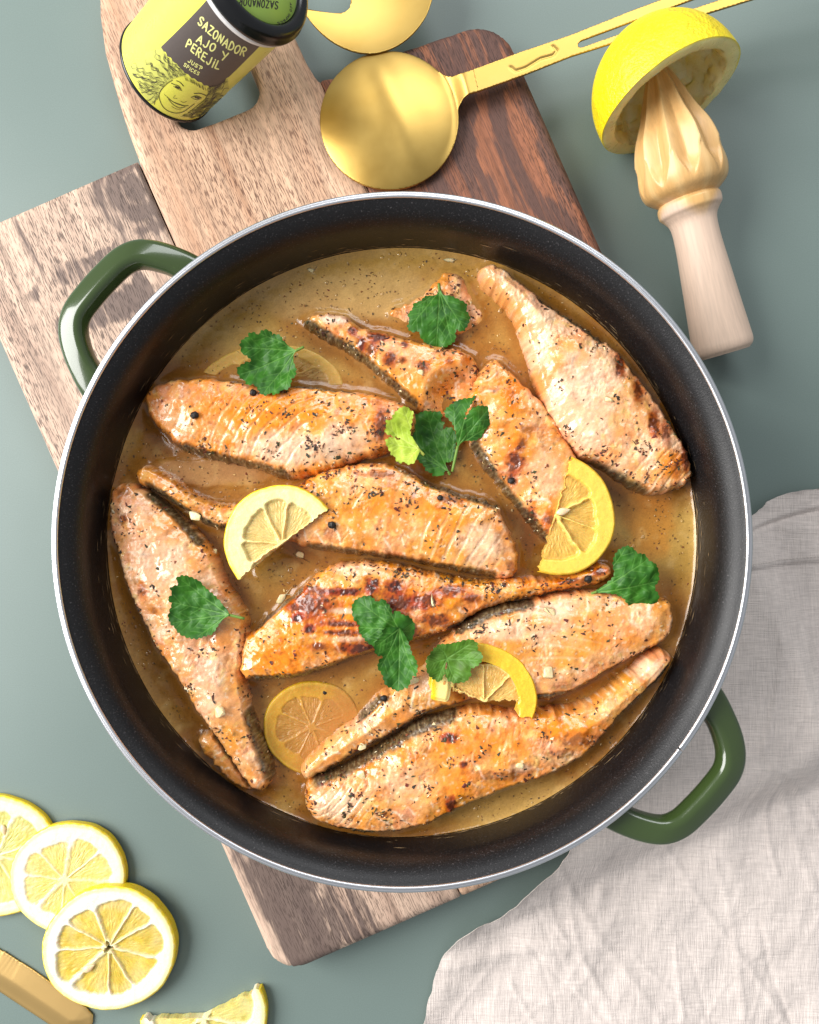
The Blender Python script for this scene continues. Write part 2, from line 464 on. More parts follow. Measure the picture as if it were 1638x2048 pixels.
def dark_mid(n, u): return 0.35 * blob(n, u, 300, 1900, 50, 300, 8, 0.8) + 0.30 * sstep(0.1, .5, fbm(n / 25, u / 300, 12))
def dark_right(n, u):
    wv = n + 30 * np.sin(u / 90) + 22 * fbm(n / 90, u / 120, 25, 2)
    return np.maximum(0.85 * sstep(600, 700, wv) * (0.45 + 0.55 * sstep(-0.3, 0.4, np.sin(wv / 13 + 2 * fbm(n / 50, u / 200, 26, 2)))), 0.35 * sstep(0, .5, fbm(n / 22, u / 260, 2)))
plank([left_pl], M_WOODL, dark_left, 'greyish weathered plank with dark knot')
plank([mid_pl, hole], M_WOODM, dark_mid, 'pale plank that ends in the handle')
plank([right_pl], M_WOODR, dark_right, 'dark reddish plank')
def board_sd(x, y):
    """signed distance outside the board at ground (metres) for world x,y"""
    s = (H - ZB) / F
    px = x / s + CX; py = CY - y / s
    n = px * EN[0] + py * EN[1]; u = px * EU[0] + py * EU[1]
    d, _, _ = nearest(whole, n, u); i = inside(whole, n, u)
    return np.where(i, -d, d) * s

# ================================================================== casserole pan
ZR = 0.095; ZS = 0.0602; PC = np.array([0.0, 0.0012])
pan = thing('casserole', (PC[0], PC[1], ZB), 'wide round green casserole with black interior full of salmon in sauce', 'casserole')
def pl(profile, name, mat, segs=192):
    V, q = lathe(profile, segs); V[:, 0] += PC[0]; V[:, 1] += PC[1]
    return mesh_obj(name, V, q, mat, pan)
inner = [(0.0, 0.0245), (0.06, 0.0245), (0.118, 0.0248), (0.1250, 0.0262), (0.1285, 0.031), (0.1297, 0.040), (0.1300, 0.060), (0.1300, 0.0760), (0.13005, 0.0800), (0.1301, 0.0822),
         (0.1304, 0.0846), (0.1309, 0.0866), (0.1317, 0.0885), (0.1328, 0.0902), (0.1341, 0.0917), (0.1355, 0.0929), (0.1367, 0.0937), (0.1376, 0.0942), (0.1381, 0.0946)]
pl(inner, 'interior', M_COAT)
rim = [(0.1380, 0.0943), (0.1381, 0.0949), (0.1385, 0.0953), (0.1390, 0.09535), (0.1394, 0.0951), (0.13955, 0.0949), (0.1397, 0.0950), (0.1402, 0.0949), (0.1407, 0.0945), (0.14095, 0.0939), (0.1408, 0.0933), (0.1400, 0.0929)]
# steel rim: a strip with one seam
th0 = math.radians(-36.7)
seg = 260; th = th0 + np.linspace(0.0025, 2 * math.pi - 0.0025, seg)
Pp = np.array(rim); V = np.stack([PC[0] + Pp[:, 0][None] * np.cos(th)[:, None], PC[1] + Pp[:, 0][None] * np.sin(th)[:, None], Pp[:, 1][None] + 0 * th[:, None]], -1).reshape(-1, 3)
k = len(Pp); i, j = np.meshgrid(np.arange(seg - 1), np.arange(k - 1), indexing='ij')
q = np.stack([i * k + j, (i + 1) * k + j, (i + 1) * k + j + 1, i * k + j + 1], -1).reshape(-1, 4)
mesh_obj('rim', V, q, M_STEEL, pan)
outer = [(0.1400, 0.0928), (0.1388, 0.0925), (0.1352, 0.0905), (0.1330, 0.087), (0.1322, 0.080), (0.1320, 0.045), (0.1310, 0.034), (0.1270, 0.0255), (0.118, 0.0212), (0.0, 0.0203)]
pl(outer, 'body', M_GREEN)
# handles (opposite each other)
def rrect(w, h, r, k=5):
    out = []
    for cx, cy, a in ((w - r, h - r, 0), (-w + r, h - r, 90), (-w + r, -h + r, 180), (w - r, -h + r, 270)):
        out += arc(cx, cy, r, a, a + 90, k)
    return out
hp = [(412, 566), (375, 535), (330, 516), (285, 509), (250, 521), (216, 552), (180, 592), (154, 628), (147, 664), (156, 708), (176, 752), (206, 795)]
hz = np.array([0.0800, 0.0815, 0.083, 0.0838, 0.0842, 0.0845, 0.0845, 0.0842, 0.0838, 0.083, 0.0815, 0.0800])
hp = at(np.array([p[0] for p in hp]), np.array([p[1] for p in hp]), 0.084)[:, :2] - PC
pth = smooth_open(np.c_[hp, hz], 8)
def hprof(t):
    w = 0.0060 + 0.0012 * (1 - sstep(0.0, 0.16, min(t, 1 - t)))
    return rrect(w, 0.0044, 0.0034, 5)
def make_handle(rot):
    R = np.array([[math.cos(rot), -math.sin(rot), 0], [math.sin(rot), math.cos(rot), 0], [0, 0, 1]])
    pts = pth @ R.T
    c = pts[:, :2].mean(0); o = c / np.linalg.norm(c)
    up = np.array([-o[0] * 0.0, -o[1] * 0.0, 1.0]) + np.r_[o * 0.42, 0]
    V, f = sweep(pts + np.r_[PC, 0], hprof, up)
    return mesh_obj('handle', V, f, M_GREEN, pan)
make_handle(0.0); make_handle(math.pi)

# ================================================================== salmon fillets
HM = np.full((320, 320), ZS)            # 1 mm height map of what lies in the pan
def hm_add(V):
    i = np.clip(((V[:, 0] + 0.16) * 1000).astype(int), 0, 319); j = np.clip(((V[:, 1] + 0.16) * 1000).astype(int), 0, 319)
    np.maximum.at(HM, (j, i), V[:, 2])
def hm(x, y):
    i = np.clip(((np.asarray(x) + 0.16) * 1000).astype(int), 0, 319); j = np.clip(((np.asarray(y) + 0.16) * 1000).astype(int), 0, 319)
    return HM[j, i]

ORANGE = C(230, 132, 48); PINK = C(226, 156, 118); PALE = C(238, 204, 170); CREAM = C(234, 198, 130); GLAZE = C(214, 146, 70)
CHAR = C(60, 26, 12); RUST = C(152, 60, 18); SKIN = C(52, 46, 34); SKINL = C(132, 120, 92); TAN = C(186, 142, 100)
fillets = []
def flecks(parent, n, V, N, dens, seed, size=(0.0008, 0.0023), pal=None, name='herb_flecks'):
    """tiny dried herb and pepper flakes lying on a surface: one joined part"""
    r = np.random.default_rng(seed)
    pal = pal if pal is not None else [C(62, 48, 26), C(74, 48, 24), C(88, 34, 18), C(58, 58, 28), C(112, 54, 24), C(40, 30, 20)]
    p = dens / dens.sum(); idx = r.choice(len(V), n, p=p)
    VV, FF, CC = [], [], []
    for t, ii in enumerate(idx):
        c = V[ii]; nz = N[ii]
        a = r.uniform(0, 6.28); L = r.uniform(*size) * 0.5; w = L * r.uniform(0.3, 0.8)
        e1 = np.cross(nz, [math.cos(a), math.sin(a), 0.1]); e1 /= np.linalg.norm(e1) + 1e-9; e2 = np.cross(nz, e1)
        k = r.integers(4, 6); b = len(VV)
        ang = np.sort(r.uniform(0, 6.28, k)); lift = r.uniform(0.0001, 0.00030)
        for g in ang:
            rr = r.uniform(0.7, 1.15)
            VV.append(c + e1 * L * rr * math.cos(g) + e2 * w * rr * math.sin(g) + nz * (lift + r.uniform(-.00008, .00015)))
        VV.append(c + nz * (lift + 0.00018)); 
        for j in range(k): FF.append([b + j, b + (j + 1) % k, b + k])
        cc = pal[r.integers(len(pal))] * r.uniform(0.7, 1.3)
        CC += [cc] * (k + 1)
    o = mesh_obj(name, VV, FF, M_FLECK, parent, np.array(CC), smooth=False); o['kind'] = 'stuff'; return o
def vnormals(V, q):
    n = np.zeros_like(V); fn = np.cross(V[q[:, 2]] - V[q[:, 0]], V[q[:, 3]] - V[q[:, 1]])
    for k in range(4): np.add.at(n, q[:, k], fn)
    return n / (np.linalg.norm(n, axis=1)[:, None] + 1e-20)

def fillet(name, label, outline, h, seed, tone, chars=(), oranges=(), pales=(), skins=(), stri=None, nfleck=260, R=14, sub=(), cat='salmon', group='salmon pieces in the casserole', lump=1.0, fdens=None, parent=None):
    """one piece of fish. tone: (pink..orange 0-1, paleness 0-1, glaze 0-1)"""
    h = h * 1.22
    O = resample(smooth_closed(outline, 6), 5)
    ctr = O.mean(0); w = fbm(O[:, 0] / 16, O[:, 1] / 16, seed, 3)
    dirv = np.roll(O, -1, 0) - np.roll(O, 1, 0); nr = np.stack([dirv[:, 1], -dirv[:, 0]], -1); nr /= np.linalg.norm(nr, axis=1)[:, None] + 1e-9
    ar_ = np.sum(O[:, 0] * np.roll(O[:, 1], -1) - np.roll(O[:, 0], -1) * O[:, 1])
    O = O + nr * (3.5 * np.sign(ar_) + w * 5.0 + 2.4 * fbm(O[:, 0] / 5.5, O[:, 1] / 5.5, seed + 2, 2))[:, None]
    fillets.append(O)
    zr = ZS + h * 0.6
    P, q, d = grid_fill([O], 1.75)
    x, y = P[:, 0], P[:, 1]
    t = np.clip(d / R, 0, 1)
    prof = np.sqrt(np.clip(1 - (1 - t) ** 2, 0, 1)) * 0.80 + 0.20 * sstep(0, 4.0 * R, d)
    big = fbm(x / 95, y / 95, seed + 20, 3); med = fbm(x / 30, y / 30, seed + 30, 3); fin = fbm(x / 8, y / 8, seed + 40, 3)
    hh = np.full(x.shape, h); gl_ = tone[2]
    for (sx, sy, sr, k) in sub:                       # places that dip into the sauce
        hh = hh * (1 - (1 - k) * (1 - sstep(0.35, 1.0, np.hypot(x - sx, y - sy) / sr)))
    zz = ZS - 0.0012 + (hh + 0.0012) * prof
    film = sstep(0.02, 0.34, fbm(x / 62, y / 62, seed + 210, 3) + 0.10 + 0.25 * gl_)
    # fibre direction cracks between the muscle flakes
    fa = seed * 0.7; ca_, sa_ = math.cos(fa), math.sin(fa); fx_ = (x * ca_ + y * sa_); fy_ = (y * ca_ - x * sa_)
    ck = 1 - np.abs(fbm(fx_ / 46 + 0.35 * med, fy_ / 15 + 0.5 * big, seed + 220, 3)); crack = sstep(0.92, 0.995, ck) * (1 - 0.75 * film) * sstep(-0.1, 0.3, fbm(x / 80, y / 80, seed + 221, 2))
    mic = fbm(x / 4.0, y / 4.0, seed + 230, 2); rough_ = 1 - 0.72 * film
    zz += lump * prof * (0.0013 * big + 0.0006 * med + rough_ * (0.00026 * fin + 0.00006 * mic) - 0.00022 * crack)
    # muscle flakes: curved lines
    if stri is not None:
        (cx, cy, per, mx, my, mr, amp) = stri
        rad = np.hypot(x - cx, y - cy) + 9 * fbm(x / 70, y / 70, seed + 50, 2)
        ph = np.cos(2 * math.pi * rad / per); line = sstep(0.55, 1.0, ph) * (1 - sstep(0.55, 1.1, np.hypot(x - mx, y - my) / mr + 0.6 * fbm(x / 40, y / 40, seed + 55, 3)))
        zz += prof * (-0.00035) * line * amp
        saw = (rad / per) % 1.0; fmask = line * 0 + (1 - sstep(0.55, 1.1, np.hypot(x - mx, y - my) / mr))
    else: line = np.zeros_like(x); amp = 0; fmask = 0
    # overlapping flakes across the long axis of every piece
    cc_ = np.stack([x - x.mean(), y - y.mean()]); ev, evec = np.linalg.eigh(cc_ @ cc_.T); e1_ = evec[:, 1]; al = cc_[0] * e1_[0] + cc_[1] * e1_[1]; acr = -cc_[0] * e1_[1] + cc_[1] * e1_[0]
    rad2 = al + 0.55 * np.abs(acr + 12 * np.sin(seed)) + 16 * fbm(x / 60, y / 60, seed + 52, 2); per2 = 27 + (seed % 5) * 3
    sw2 = (rad2 / per2) % 1.0; fm2 = sstep(-0.05, 0.3, fbm(x / 85, y / 85, seed + 53, 2)) * (1 - 0.8 * film) * (1 - np.clip(fmask, 0, 1)) * sstep(6, 26, d)
    zz += prof * fm2 * 0.00020 * (sw2 - 0.5) * sstep(0, 0.12, sw2)
    fat = fm2 * (1 - sstep(0.03, 0.13, np.minimum(sw2, 1 - sw2)))
    # ---- colour of the cooked flesh
    pk, pa, gl = tone
    c = mix(PINK, ORANGE, np.clip(pk + 0.85 * big + 0.45 * med, 0, 1))
    c = mix(c, PALE, np.clip(pa + 0.9 * fbm(x / 55, y / 55, seed + 60, 3) + 0.5 * med, 0, 0.9))
    c = mix(c, GLAZE, np.clip(gl + 1.0 * fbm(x / 75, y / 75, seed + 70, 3), 0, 0.8))
    c = mix(c, CREAM, 0.65 * sstep(0.10, 0.5, fbm(x / 22, y / 22, seed + 80, 3)))
    c = mix(c, PALE * 1.03, 0.80 * line * amp)
    c = mix(c, C(244, 224, 198), 0.62 * fat)
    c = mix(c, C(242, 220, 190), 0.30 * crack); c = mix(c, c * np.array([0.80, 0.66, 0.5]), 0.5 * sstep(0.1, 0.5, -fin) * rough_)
    c = mix(c, C(224, 152, 72), 0.45 * film)
    c = mix(c, C(104, 88, 46), 0.50 * sstep(0.22, 0.5, fbm(x / 15, y / 15, seed + 240, 3)) * sstep(-0.05, 0.35, fbm(x / 70, y / 70, seed + 241, 2)))
    c = mix(c, C(244, 222, 192), 0.65 * sstep(0.22, 0.50, fbm(x / 11, y / 11, seed + 250, 3)))
    for (ox, oy, rx, ry, k) in oranges:
        m = 1 - sstep(0.4, 1.1, np.hypot((x - ox) / rx, (y - oy) / ry) + 0.5 * fbm(x / 26, y / 26, seed + 90, 3)); c = mix(c, C(232, 132, 40), k * m)
    for (ox, oy, rx, ry, k) in pales:
        m = 1 - sstep(0.4, 1.1, np.hypot((x - ox) / rx, (y - oy) / ry) + 0.5 * fbm(x / 26, y / 26, seed + 95, 3)); c = mix(c, C(236, 206, 180), k * m)
    # fibres
    fb = pn((x * 0.8 + y * 0.5) / 3.2, (x * -0.5 + y * 0.8) / 22, seed + 97); c = c * (1 + 0.07 * fb)[:, None]
    cr_ = sstep(0.05, 0.42, fbm(x / 24, y / 24, seed + 260, 3) - 0.10 + 0.30 * (1 - sstep(4, 34, d)) * sstep(-0.1, 0.3, fbm(x / 90, y / 90, seed + 261, 2)))
    c = mix(c, C(150, 74, 24), 0.50 * cr_ * (1 - 0.7 * tone[1] / 0.4 * (tone[1] > .3)))
    c = mix(c, C(92, 34, 14), 0.55 * sstep(0.28, 0.5, fbm(x / 9, y / 9, seed + 262, 3)) * cr_)
    # browning with crisp, broken edges
    for (ox, oy, rx, ry, k) in chars:
        dd = np.hypot((x - ox) / rx, (y - oy) / ry)
        m0 = 1 - sstep(0.5, 1.25, dd + 0.55 * fbm(x / 20, y / 20, seed + 100, 3))
        m1 = 1 - sstep(0.45, 0.85, dd + 0.9 * fbm(x / 11, y / 11, seed + 110, 3) + 0.12)
        c = mix(c, RUST, np.clip(m0 * k * 1.0, 0, 0.95)); c = mix(c, CHAR * (1 + 0.3 * fin[:, None]), np.clip(m1 * k * 0.95, 0, 0.95))
        zz += prof * 0.0003 * m1 * k * fin
    # skin showing along an edge
    for (poly, wd) in skins:
        ds, _, _ = nearest(np.array(poly, float), x, y, False)
        m = (1 - sstep(0.5, 1.1, ds / wd + 0.35 * fbm(x / 14, y / 14, seed + 120, 3)))
        sp = sstep(-0.1, 0.45, fbm(x / 5, y / 5, seed + 130, 2))
        c = mix(c, mix(SKIN, SKINL, sp * 0.75), 0.92 * m); zz -= 0.0016 * m * prof
        zz += 0.0004 * m * fbm(x / 6, y / 6, seed + 140, 2)
    # thin tan meniscus of sauce low on the sides
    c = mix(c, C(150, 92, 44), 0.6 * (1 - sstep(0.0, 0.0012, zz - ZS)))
    c = c * (1 + 0.10 * fin * rough_ + 0.05 * mic)[:, None]
    lum = c.mean(1, keepdims=True); c = np.clip(lum + (c - lum) * 1.14, 0.004, 1)
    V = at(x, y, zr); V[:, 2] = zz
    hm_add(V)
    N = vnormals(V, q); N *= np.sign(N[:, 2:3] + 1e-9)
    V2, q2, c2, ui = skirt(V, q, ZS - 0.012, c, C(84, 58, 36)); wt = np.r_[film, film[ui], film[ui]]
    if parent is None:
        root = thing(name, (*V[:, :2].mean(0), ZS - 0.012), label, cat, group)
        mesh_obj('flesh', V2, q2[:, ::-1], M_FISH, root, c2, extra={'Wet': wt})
    else:
        root = parent; mesh_obj(name, V2, q2[:, ::-1], M_FISH, root, c2, extra={'Wet': wt})
        return root
    dens = 0.12 + 1.6 * sstep(-0.05, 0.6, fbm(x / 40, y / 40, seed + 160, 3)) + 0.7 * (1 - sstep(4, 30, d))
    dens = dens ** 1.7 * (zz > ZS + 0.001)
    if fdens is not None: dens = dens * (0.25 + sum(k * np.exp(-((x - ox) / rx) ** 2 - ((y - oy) / ry) ** 2) for ox, oy, rx, ry, k in fdens))
    if nfleck: flecks(root, int(nfleck * 1.05), V, N, dens, seed)
    if nfleck: flecks(root, nfleck // 5, V, N, dens, seed + 3, (0.0018, 0.0034), [C(50, 48, 22), C(70, 30, 14), C(96, 30, 16), C(60, 62, 30), C(40, 30, 18)], 'herb_leaf_bits')
    # pale garlic and pepper grit
    if nfleck: flecks(root, nfleck // 6, V, N, dens, seed + 1, (0.0010, 0.0022), [C(232, 204, 158), C(238, 216, 176), C(220, 178, 120)], 'garlic_grit')
    return root

F1 = [(300, 778), (345, 760), (420, 757), (500, 765), (600, 772), (700, 782), (780, 798), (825, 822), (826, 860), (795, 893), (720, 918), (640, 944), (570, 952), (500, 932), (430, 916), (370, 900), (330, 868), (302, 838), (290, 805)]
F2 = [(606, 642), (645, 626), (690, 632), (720, 653), (790, 672), (870, 690), (930, 704), (958, 728), (950, 770), (935, 820), (880, 830), (828, 806), (780, 765), (730, 722), (680, 690), (640, 668)]
F3 = [(985, 718), (1012, 735), (1060, 780), (1105, 830), (1140, 890), (1160, 930), (1150, 1000), (1125, 1050), (1106, 1090), (1080, 1066), (1040, 1016), (1000, 965), (965, 925), (945, 880), (938, 830), (948, 770)]
F4 = [(962, 536), (985, 528), (1010, 540), (1060, 580), (1110, 615), (1170, 655), (1230, 700), (1285, 765), (1320, 815), (1360, 878), (1383, 930), (1376, 964), (1320, 985), (1270, 972), (1210, 932), (1160, 908), (1112, 855), (1084, 794), (1068, 736), (1046, 668), (1028, 624), (992, 582), (966, 560)]
F5 = [(272, 945), (290, 930), (340, 952), (392, 990), (450, 1006), (520, 1000), (590, 972), (640, 945), (720, 927), (785, 930), (850, 962), (930, 988), (990, 1006), (1012, 1050), (1036, 1102), (1030, 1150), (985, 1152), (900, 1138), (800, 1116), (700, 1106), (620, 1094), (560, 1076), (490, 1062), (430, 1056), (375, 1024), (315, 985), (280, 966)]
F6 = [(226, 978), (262, 968), (300, 988), (342, 1020), (384, 1058), (424, 1106), (446, 1160), (486, 1226), (492, 1280), (484, 1340), (496, 1420), (522, 1490), (542, 1550), (524, 1584), (490, 1560), (440, 1488), (392, 1420), (350, 1350), (310, 1290), (268, 1204), (240, 1124), (220, 1050)]
F6b = [(398, 1480), (430, 1466), (458, 1500), (496, 1556), (504, 1580), (470, 1570), (424, 1524)]
F7 = [(480, 1330), (490, 1280), (540, 1232), (600, 1180), (650, 1138), (712, 1122), (780, 1128), (860, 1144), (950, 1160), (1050, 1158), (1130, 1150), (1196, 1128), (1224, 1138), (1206, 1164), (1120, 1180), (1050, 1196), (980, 1214), (920, 1244), (860, 1274), (790, 1292), (720, 1312), (650, 1338), (580, 1356), (514, 1362), (486, 1352)]
F8 = [(918, 1256), (980, 1218), (1050, 1204), (1130, 1188), (1200, 1182), (1270, 1190), (1332, 1200), (1347, 1236), (1330, 1280), (1270, 1312), (1200, 1352), (1140, 1388), (1070, 1402), (1000, 1398), (930, 1406), (860, 1422), (790, 1462), (720, 1502), (650, 1542), (616, 1560), (604, 1536), (650, 1488), (715, 1440), (752, 1396), (800, 1366), (846, 1340), (876, 1296)]
F9 = [(610, 1592), (622, 1562), (680, 1542), (750, 1502), (830, 1452), (900, 1428), (960, 1418), (1030, 1427), (1110, 1421), (1170, 1410), (1212, 1388), (1270, 1340), (1318, 1300), (1344, 1314), (1330, 1346), (1274, 1402), (1222, 1452), (1168, 1510), (1090, 1552), (1000, 1582), (910, 1622), (850, 1650), (790, 1662), (720, 1666), (650, 1648), (616, 1624)]
F10 = [(778, 626), (822, 602), (870, 566), (892, 546), (922, 554), (948, 596), (966, 636), (930, 662), (880, 664), (826, 650)]

fillet('salmon_fillet', 'salmon fillet with fine curved orange stripes below the left cilantro leaf', F1, 0.0120, 11, (0.62, 0.10, 0.25),
       chars=[(762, 852, 18, 42, 0.75), (800, 868, 12, 20, 0.6), (530, 775, 60, 8, 0.4), (325, 800, 22, 12, 0.25)], oranges=[(520, 820, 170, 50, 0.7), (740, 815, 50, 40, 0.6)],
       pales=[(600, 900, 130, 40, 0.6), (690, 880, 60, 40, 0.5)], skins=[([(350, 895), (430, 918), (500, 934), (570, 952)], 15), ([(440, 757), (560, 768), (700, 781)], 7)],
       stri=(690, 985, 22, 530, 825, 130, 0.85), nfleck=420, fdens=[(670, 870, 130, 60, 3), (400, 900, 120, 30, 1)])
fillet('salmon_fillet', 'narrow half sunken salmon piece with brown spots near the top of the pan', F2, 0.0090, 23, (0.60, 0.15, 0.25),
       chars=[(706, 664, 11, 11, 0.9), (724, 688, 13, 20, 0.9), (757, 676, 26, 16, 0.9), (782, 722, 20, 18, 0.85), (742, 702, 16, 16, 0.7), (810, 691, 10, 9, 0.9), (845, 735, 18, 14, 0.75), (806, 724, 9, 9, 0.8), (897, 726, 10, 10, 0.6)],
       oranges=[(880, 725, 60, 20, 0.7), (800, 755, 60, 20, 0.5)], pales=[(670, 640, 35, 14, 0.9)],
       skins=[([(606, 642), (650, 672), (700, 700), (760, 748), (826, 806)], 13)], sub=[(920, 800, 80, 0.12), (950, 730, 30, 0.4)], nfleck=200, R=15)
fillet('salmon_fillet', 'salmon piece with charred middle ending under the right lemon slice', F3, 0.0112, 31, (0.60, 0.18, 0.35),
       chars=[(1028, 925, 22, 30, 0.85), (1022, 960, 14, 16, 0.8), (1062, 1035, 12, 26, 0.9), (1040, 890, 12, 18, 0.6), (985, 785, 9, 6, 0.5), (1050, 860, 18, 18, 0.4), (1100, 1045, 22, 26, 0.7)],
       oranges=[(1020, 790, 34, 50, 0.85), (1020, 880, 22, 40, 0.6)], pales=[(1090, 950, 50, 60, 0.35)], skins=[([(950, 890), (985, 950), (1040, 1018), (1090, 1078)], 12)], nfleck=170, R=16)
fillet('salmon_fillet', 'big pale pink salmon fillet lying along the right wall of the pan', F4, 0.0135, 43, (0.08, 0.42, 0.05),
       chars=[(1235, 735, 14, 30, 0.85), (1270, 785, 14, 30, 0.8), (1300, 850, 16, 30, 0.8), (1325, 870, 12, 30, 0.7), (1365, 915, 14, 38, 0.85), (1345, 940, 12, 20, 0.4)],
       oranges=[(1335, 930, 36, 40, 0.7), (1300, 850, 20, 40, 0.4)], pales=[(1160, 800, 70, 120, 0.5), (1080, 640, 40, 60, 0.3)],
       skins=[([(1190, 930), (1240, 958), (1290, 985)], 12), ([(1080, 600), (1140, 640), (1200, 684)], 9)], stri=(1460, 1050, 22, 1330, 930, 70, 1.0), nfleck=300, fdens=[(1300, 930, 80, 50, 3), (1170, 740, 60, 160, 1.0)], lump=1.2)
fillet('salmon_fillet', 'central salmon fillet with tail tucked under the left lemon slice', F5, 0.0125, 57, (0.45, 0.20, 0.45),
       chars=[(760, 950, 40, 10, 0.5), (900, 1000, 36, 10, 0.45), (1020, 1130, 14, 14, 0.3)], oranges=[(800, 1010, 120, 30, 0.4), (880, 1040, 60, 50, 0.35)], pales=[(960, 1090, 60, 50, 0.5)],
       skins=[([(300, 975), (375, 1025), (430, 1056), (500, 1064)], 12), ([(620, 1095), (740, 1112), (860, 1132), (985, 1152)], 12), ([(850, 962), (930, 990), (990, 1008)], 12)],
       stri=(1250, 1250, 26, 930, 1070, 110, 0.7), nfleck=430, fdens=[(700, 980, 150, 50, 2.5), (900, 1020, 100, 40, 2), (450, 1020, 120, 40, 2)])
fillet_six = fillet('salmon_fillet', 'long pale salmon fillet with folded belly flap along the left wall', F6, 0.0122, 61, (0.12, 0.34, 0.22),
       chars=[(254, 1040, 14, 12, 0.55), (292, 1180, 12, 22, 0.5), (250, 985, 18, 14, 0.4), (315, 1220, 10, 10, 0.4)], oranges=[(330, 1060, 60, 40, 0.35), (440, 1280, 40, 40, 0.3), (290, 1185, 14, 30, 0.5)],
       pales=[(330, 1130, 60, 80, 0.5), (420, 1370, 40, 80, 0.35)], skins=[([(500, 1430), (525, 1500), (542, 1552)], 14), ([(300, 990), (350, 1030), (400, 1085)], 8), ([(330, 1320), (400, 1440), (470, 1540)], 8)], nfleck=330, lump=1.3)
fillet('flap', '', F6b, 0.0070, 67, (0.3, 0.2, 0.35), skins=[([(436, 1470), (470, 1518), (500, 1566)], 9)], R=11, parent=fillet_six)
fillet('salmon_fillet', 'darkest charred salmon fillet with long tail pointing right', F7, 0.0128, 71, (0.78, 0.05, 0.25),
       chars=[(622, 1205, 62, 36, 0.80), (690, 1182, 44, 10, 1.0), (600, 1232, 20, 12, 1.0), (622, 1255, 14, 12, 1.0), (680, 1245, 60, 8, 0.8), (690, 1262, 50, 8, 0.8), (745, 1172, 20, 22, 1.0), (790, 1172, 24, 16, 1.0), (800, 1205, 50, 26, 0.85), (850, 1200, 40, 20, 0.8),
              (720, 1295, 50, 18, 0.9), (640, 1290, 22, 10, 0.7), (900, 1180, 40, 14, 0.75), (940, 1195, 26, 12, 0.7), (870, 1240, 40, 16, 0.75), (800, 1262, 60, 18, 0.7), (1140, 1160, 40, 8, 0.7), (1195, 1142, 22, 10, 0.8), (640, 1180, 60, 8, 0.6)],
       oranges=[(560, 1300, 80, 50, 0.8), (640, 1220, 120, 60, 0.6), (850, 1190, 120, 30, 0.6), (1100, 1170, 90, 16, 0.5)], pales=[(720, 1138, 70, 14, 0.4), (690, 1220, 40, 8, 0.7), (700, 1275, 50, 7, 0.6)],
       skins=[([(510, 1360), (590, 1356), (660, 1336), (760, 1304), (860, 1276)], 12), ([(510, 1258), (560, 1212), (600, 1180)], 7)], stri=(420, 1420, 20, 530, 1310, 80, 0.6), nfleck=420, fdens=[(800, 1145, 180, 20, 3), (1050, 1175, 140, 20, 2), (580, 1300, 90, 50, .6)], lump=1.25)
fillet('salmon_fillet', 'pale herb crusted salmon fillet under the right hand lemon arc', F8, 0.0118, 83, (0.25, 0.34, 0.35),
       chars=[(1130, 1370, 40, 10, 0.35)], oranges=[(1230, 1270, 80, 40, 0.35), (800, 1430, 60, 20, 0.35)], pales=[(1010, 1260, 70, 25, 0.55), (1100, 1215, 60, 18, 0.6)],
       skins=[([(920, 1256), (985, 1222), (1060, 1206)], 14), ([(1060, 1395), (1140, 1386), (1240, 1330)], 9), ([(720, 1436), (760, 1398)], 9)], stri=(1080, 1600, 24, 1120, 1290, 90, 0.5), nfleck=330,
       sub=[(960, 1370, 75, 0.35)], fdens=[(1030, 1240, 120, 40, 2), (760, 1430, 130, 60, 1.5), (1200, 1320, 100, 40, 1)])
fillet('salmon_fillet', 'long lowest salmon fillet curving along the front wall of the pan', F9, 0.0128, 97, (0.42, 0.20, 0.35),
       chars=[(900, 1470, 22, 12, 0.95), (925, 1520, 10, 9, 0.9), (902, 1602, 16, 22, 0.9), (1150, 1475, 48, 22, 0.45), (1000, 1545, 90, 14, 0.4), (1120, 1500, 40, 12, 0.4)],
       oranges=[(960, 1480, 130, 40, 0.55), (900, 1560, 90, 40, 0.5), (1100, 1450, 110, 26, 0.55), (740, 1530, 40, 20, 0.6)], pales=[(680, 1600, 60, 40, 0.6), (800, 1560, 60, 40, 0.4), (1290, 1340, 40, 24, 0.5), (1040, 1530, 30, 14, 0.5)],
       skins=[([(640, 1552), (720, 1516), (830, 1450), (900, 1426)], 22), ([(1230, 1440), (1290, 1384), (1338, 1330)], 8), ([(660, 1655), (760, 1666)], 9), ([(880, 1640), (920, 1620)], 12)],
       stri=(560, 1480, 15, 680, 1600, 70, 0.8), nfleck=420, fdens=[(740, 1590, 140, 60, 2), (1000, 1480, 200, 60, 1), (780, 1490, 90, 30, 2)], lump=1.15)
fillet('salmon_chunk', 'small sunken salmon chunk under the topmost cilantro leaf', F10, 0.0026, 101, (0.2, 0.35, 0.3), nfleck=60, R=16, lump=2.2, sub=[(860, 640, 40, 0.2)])

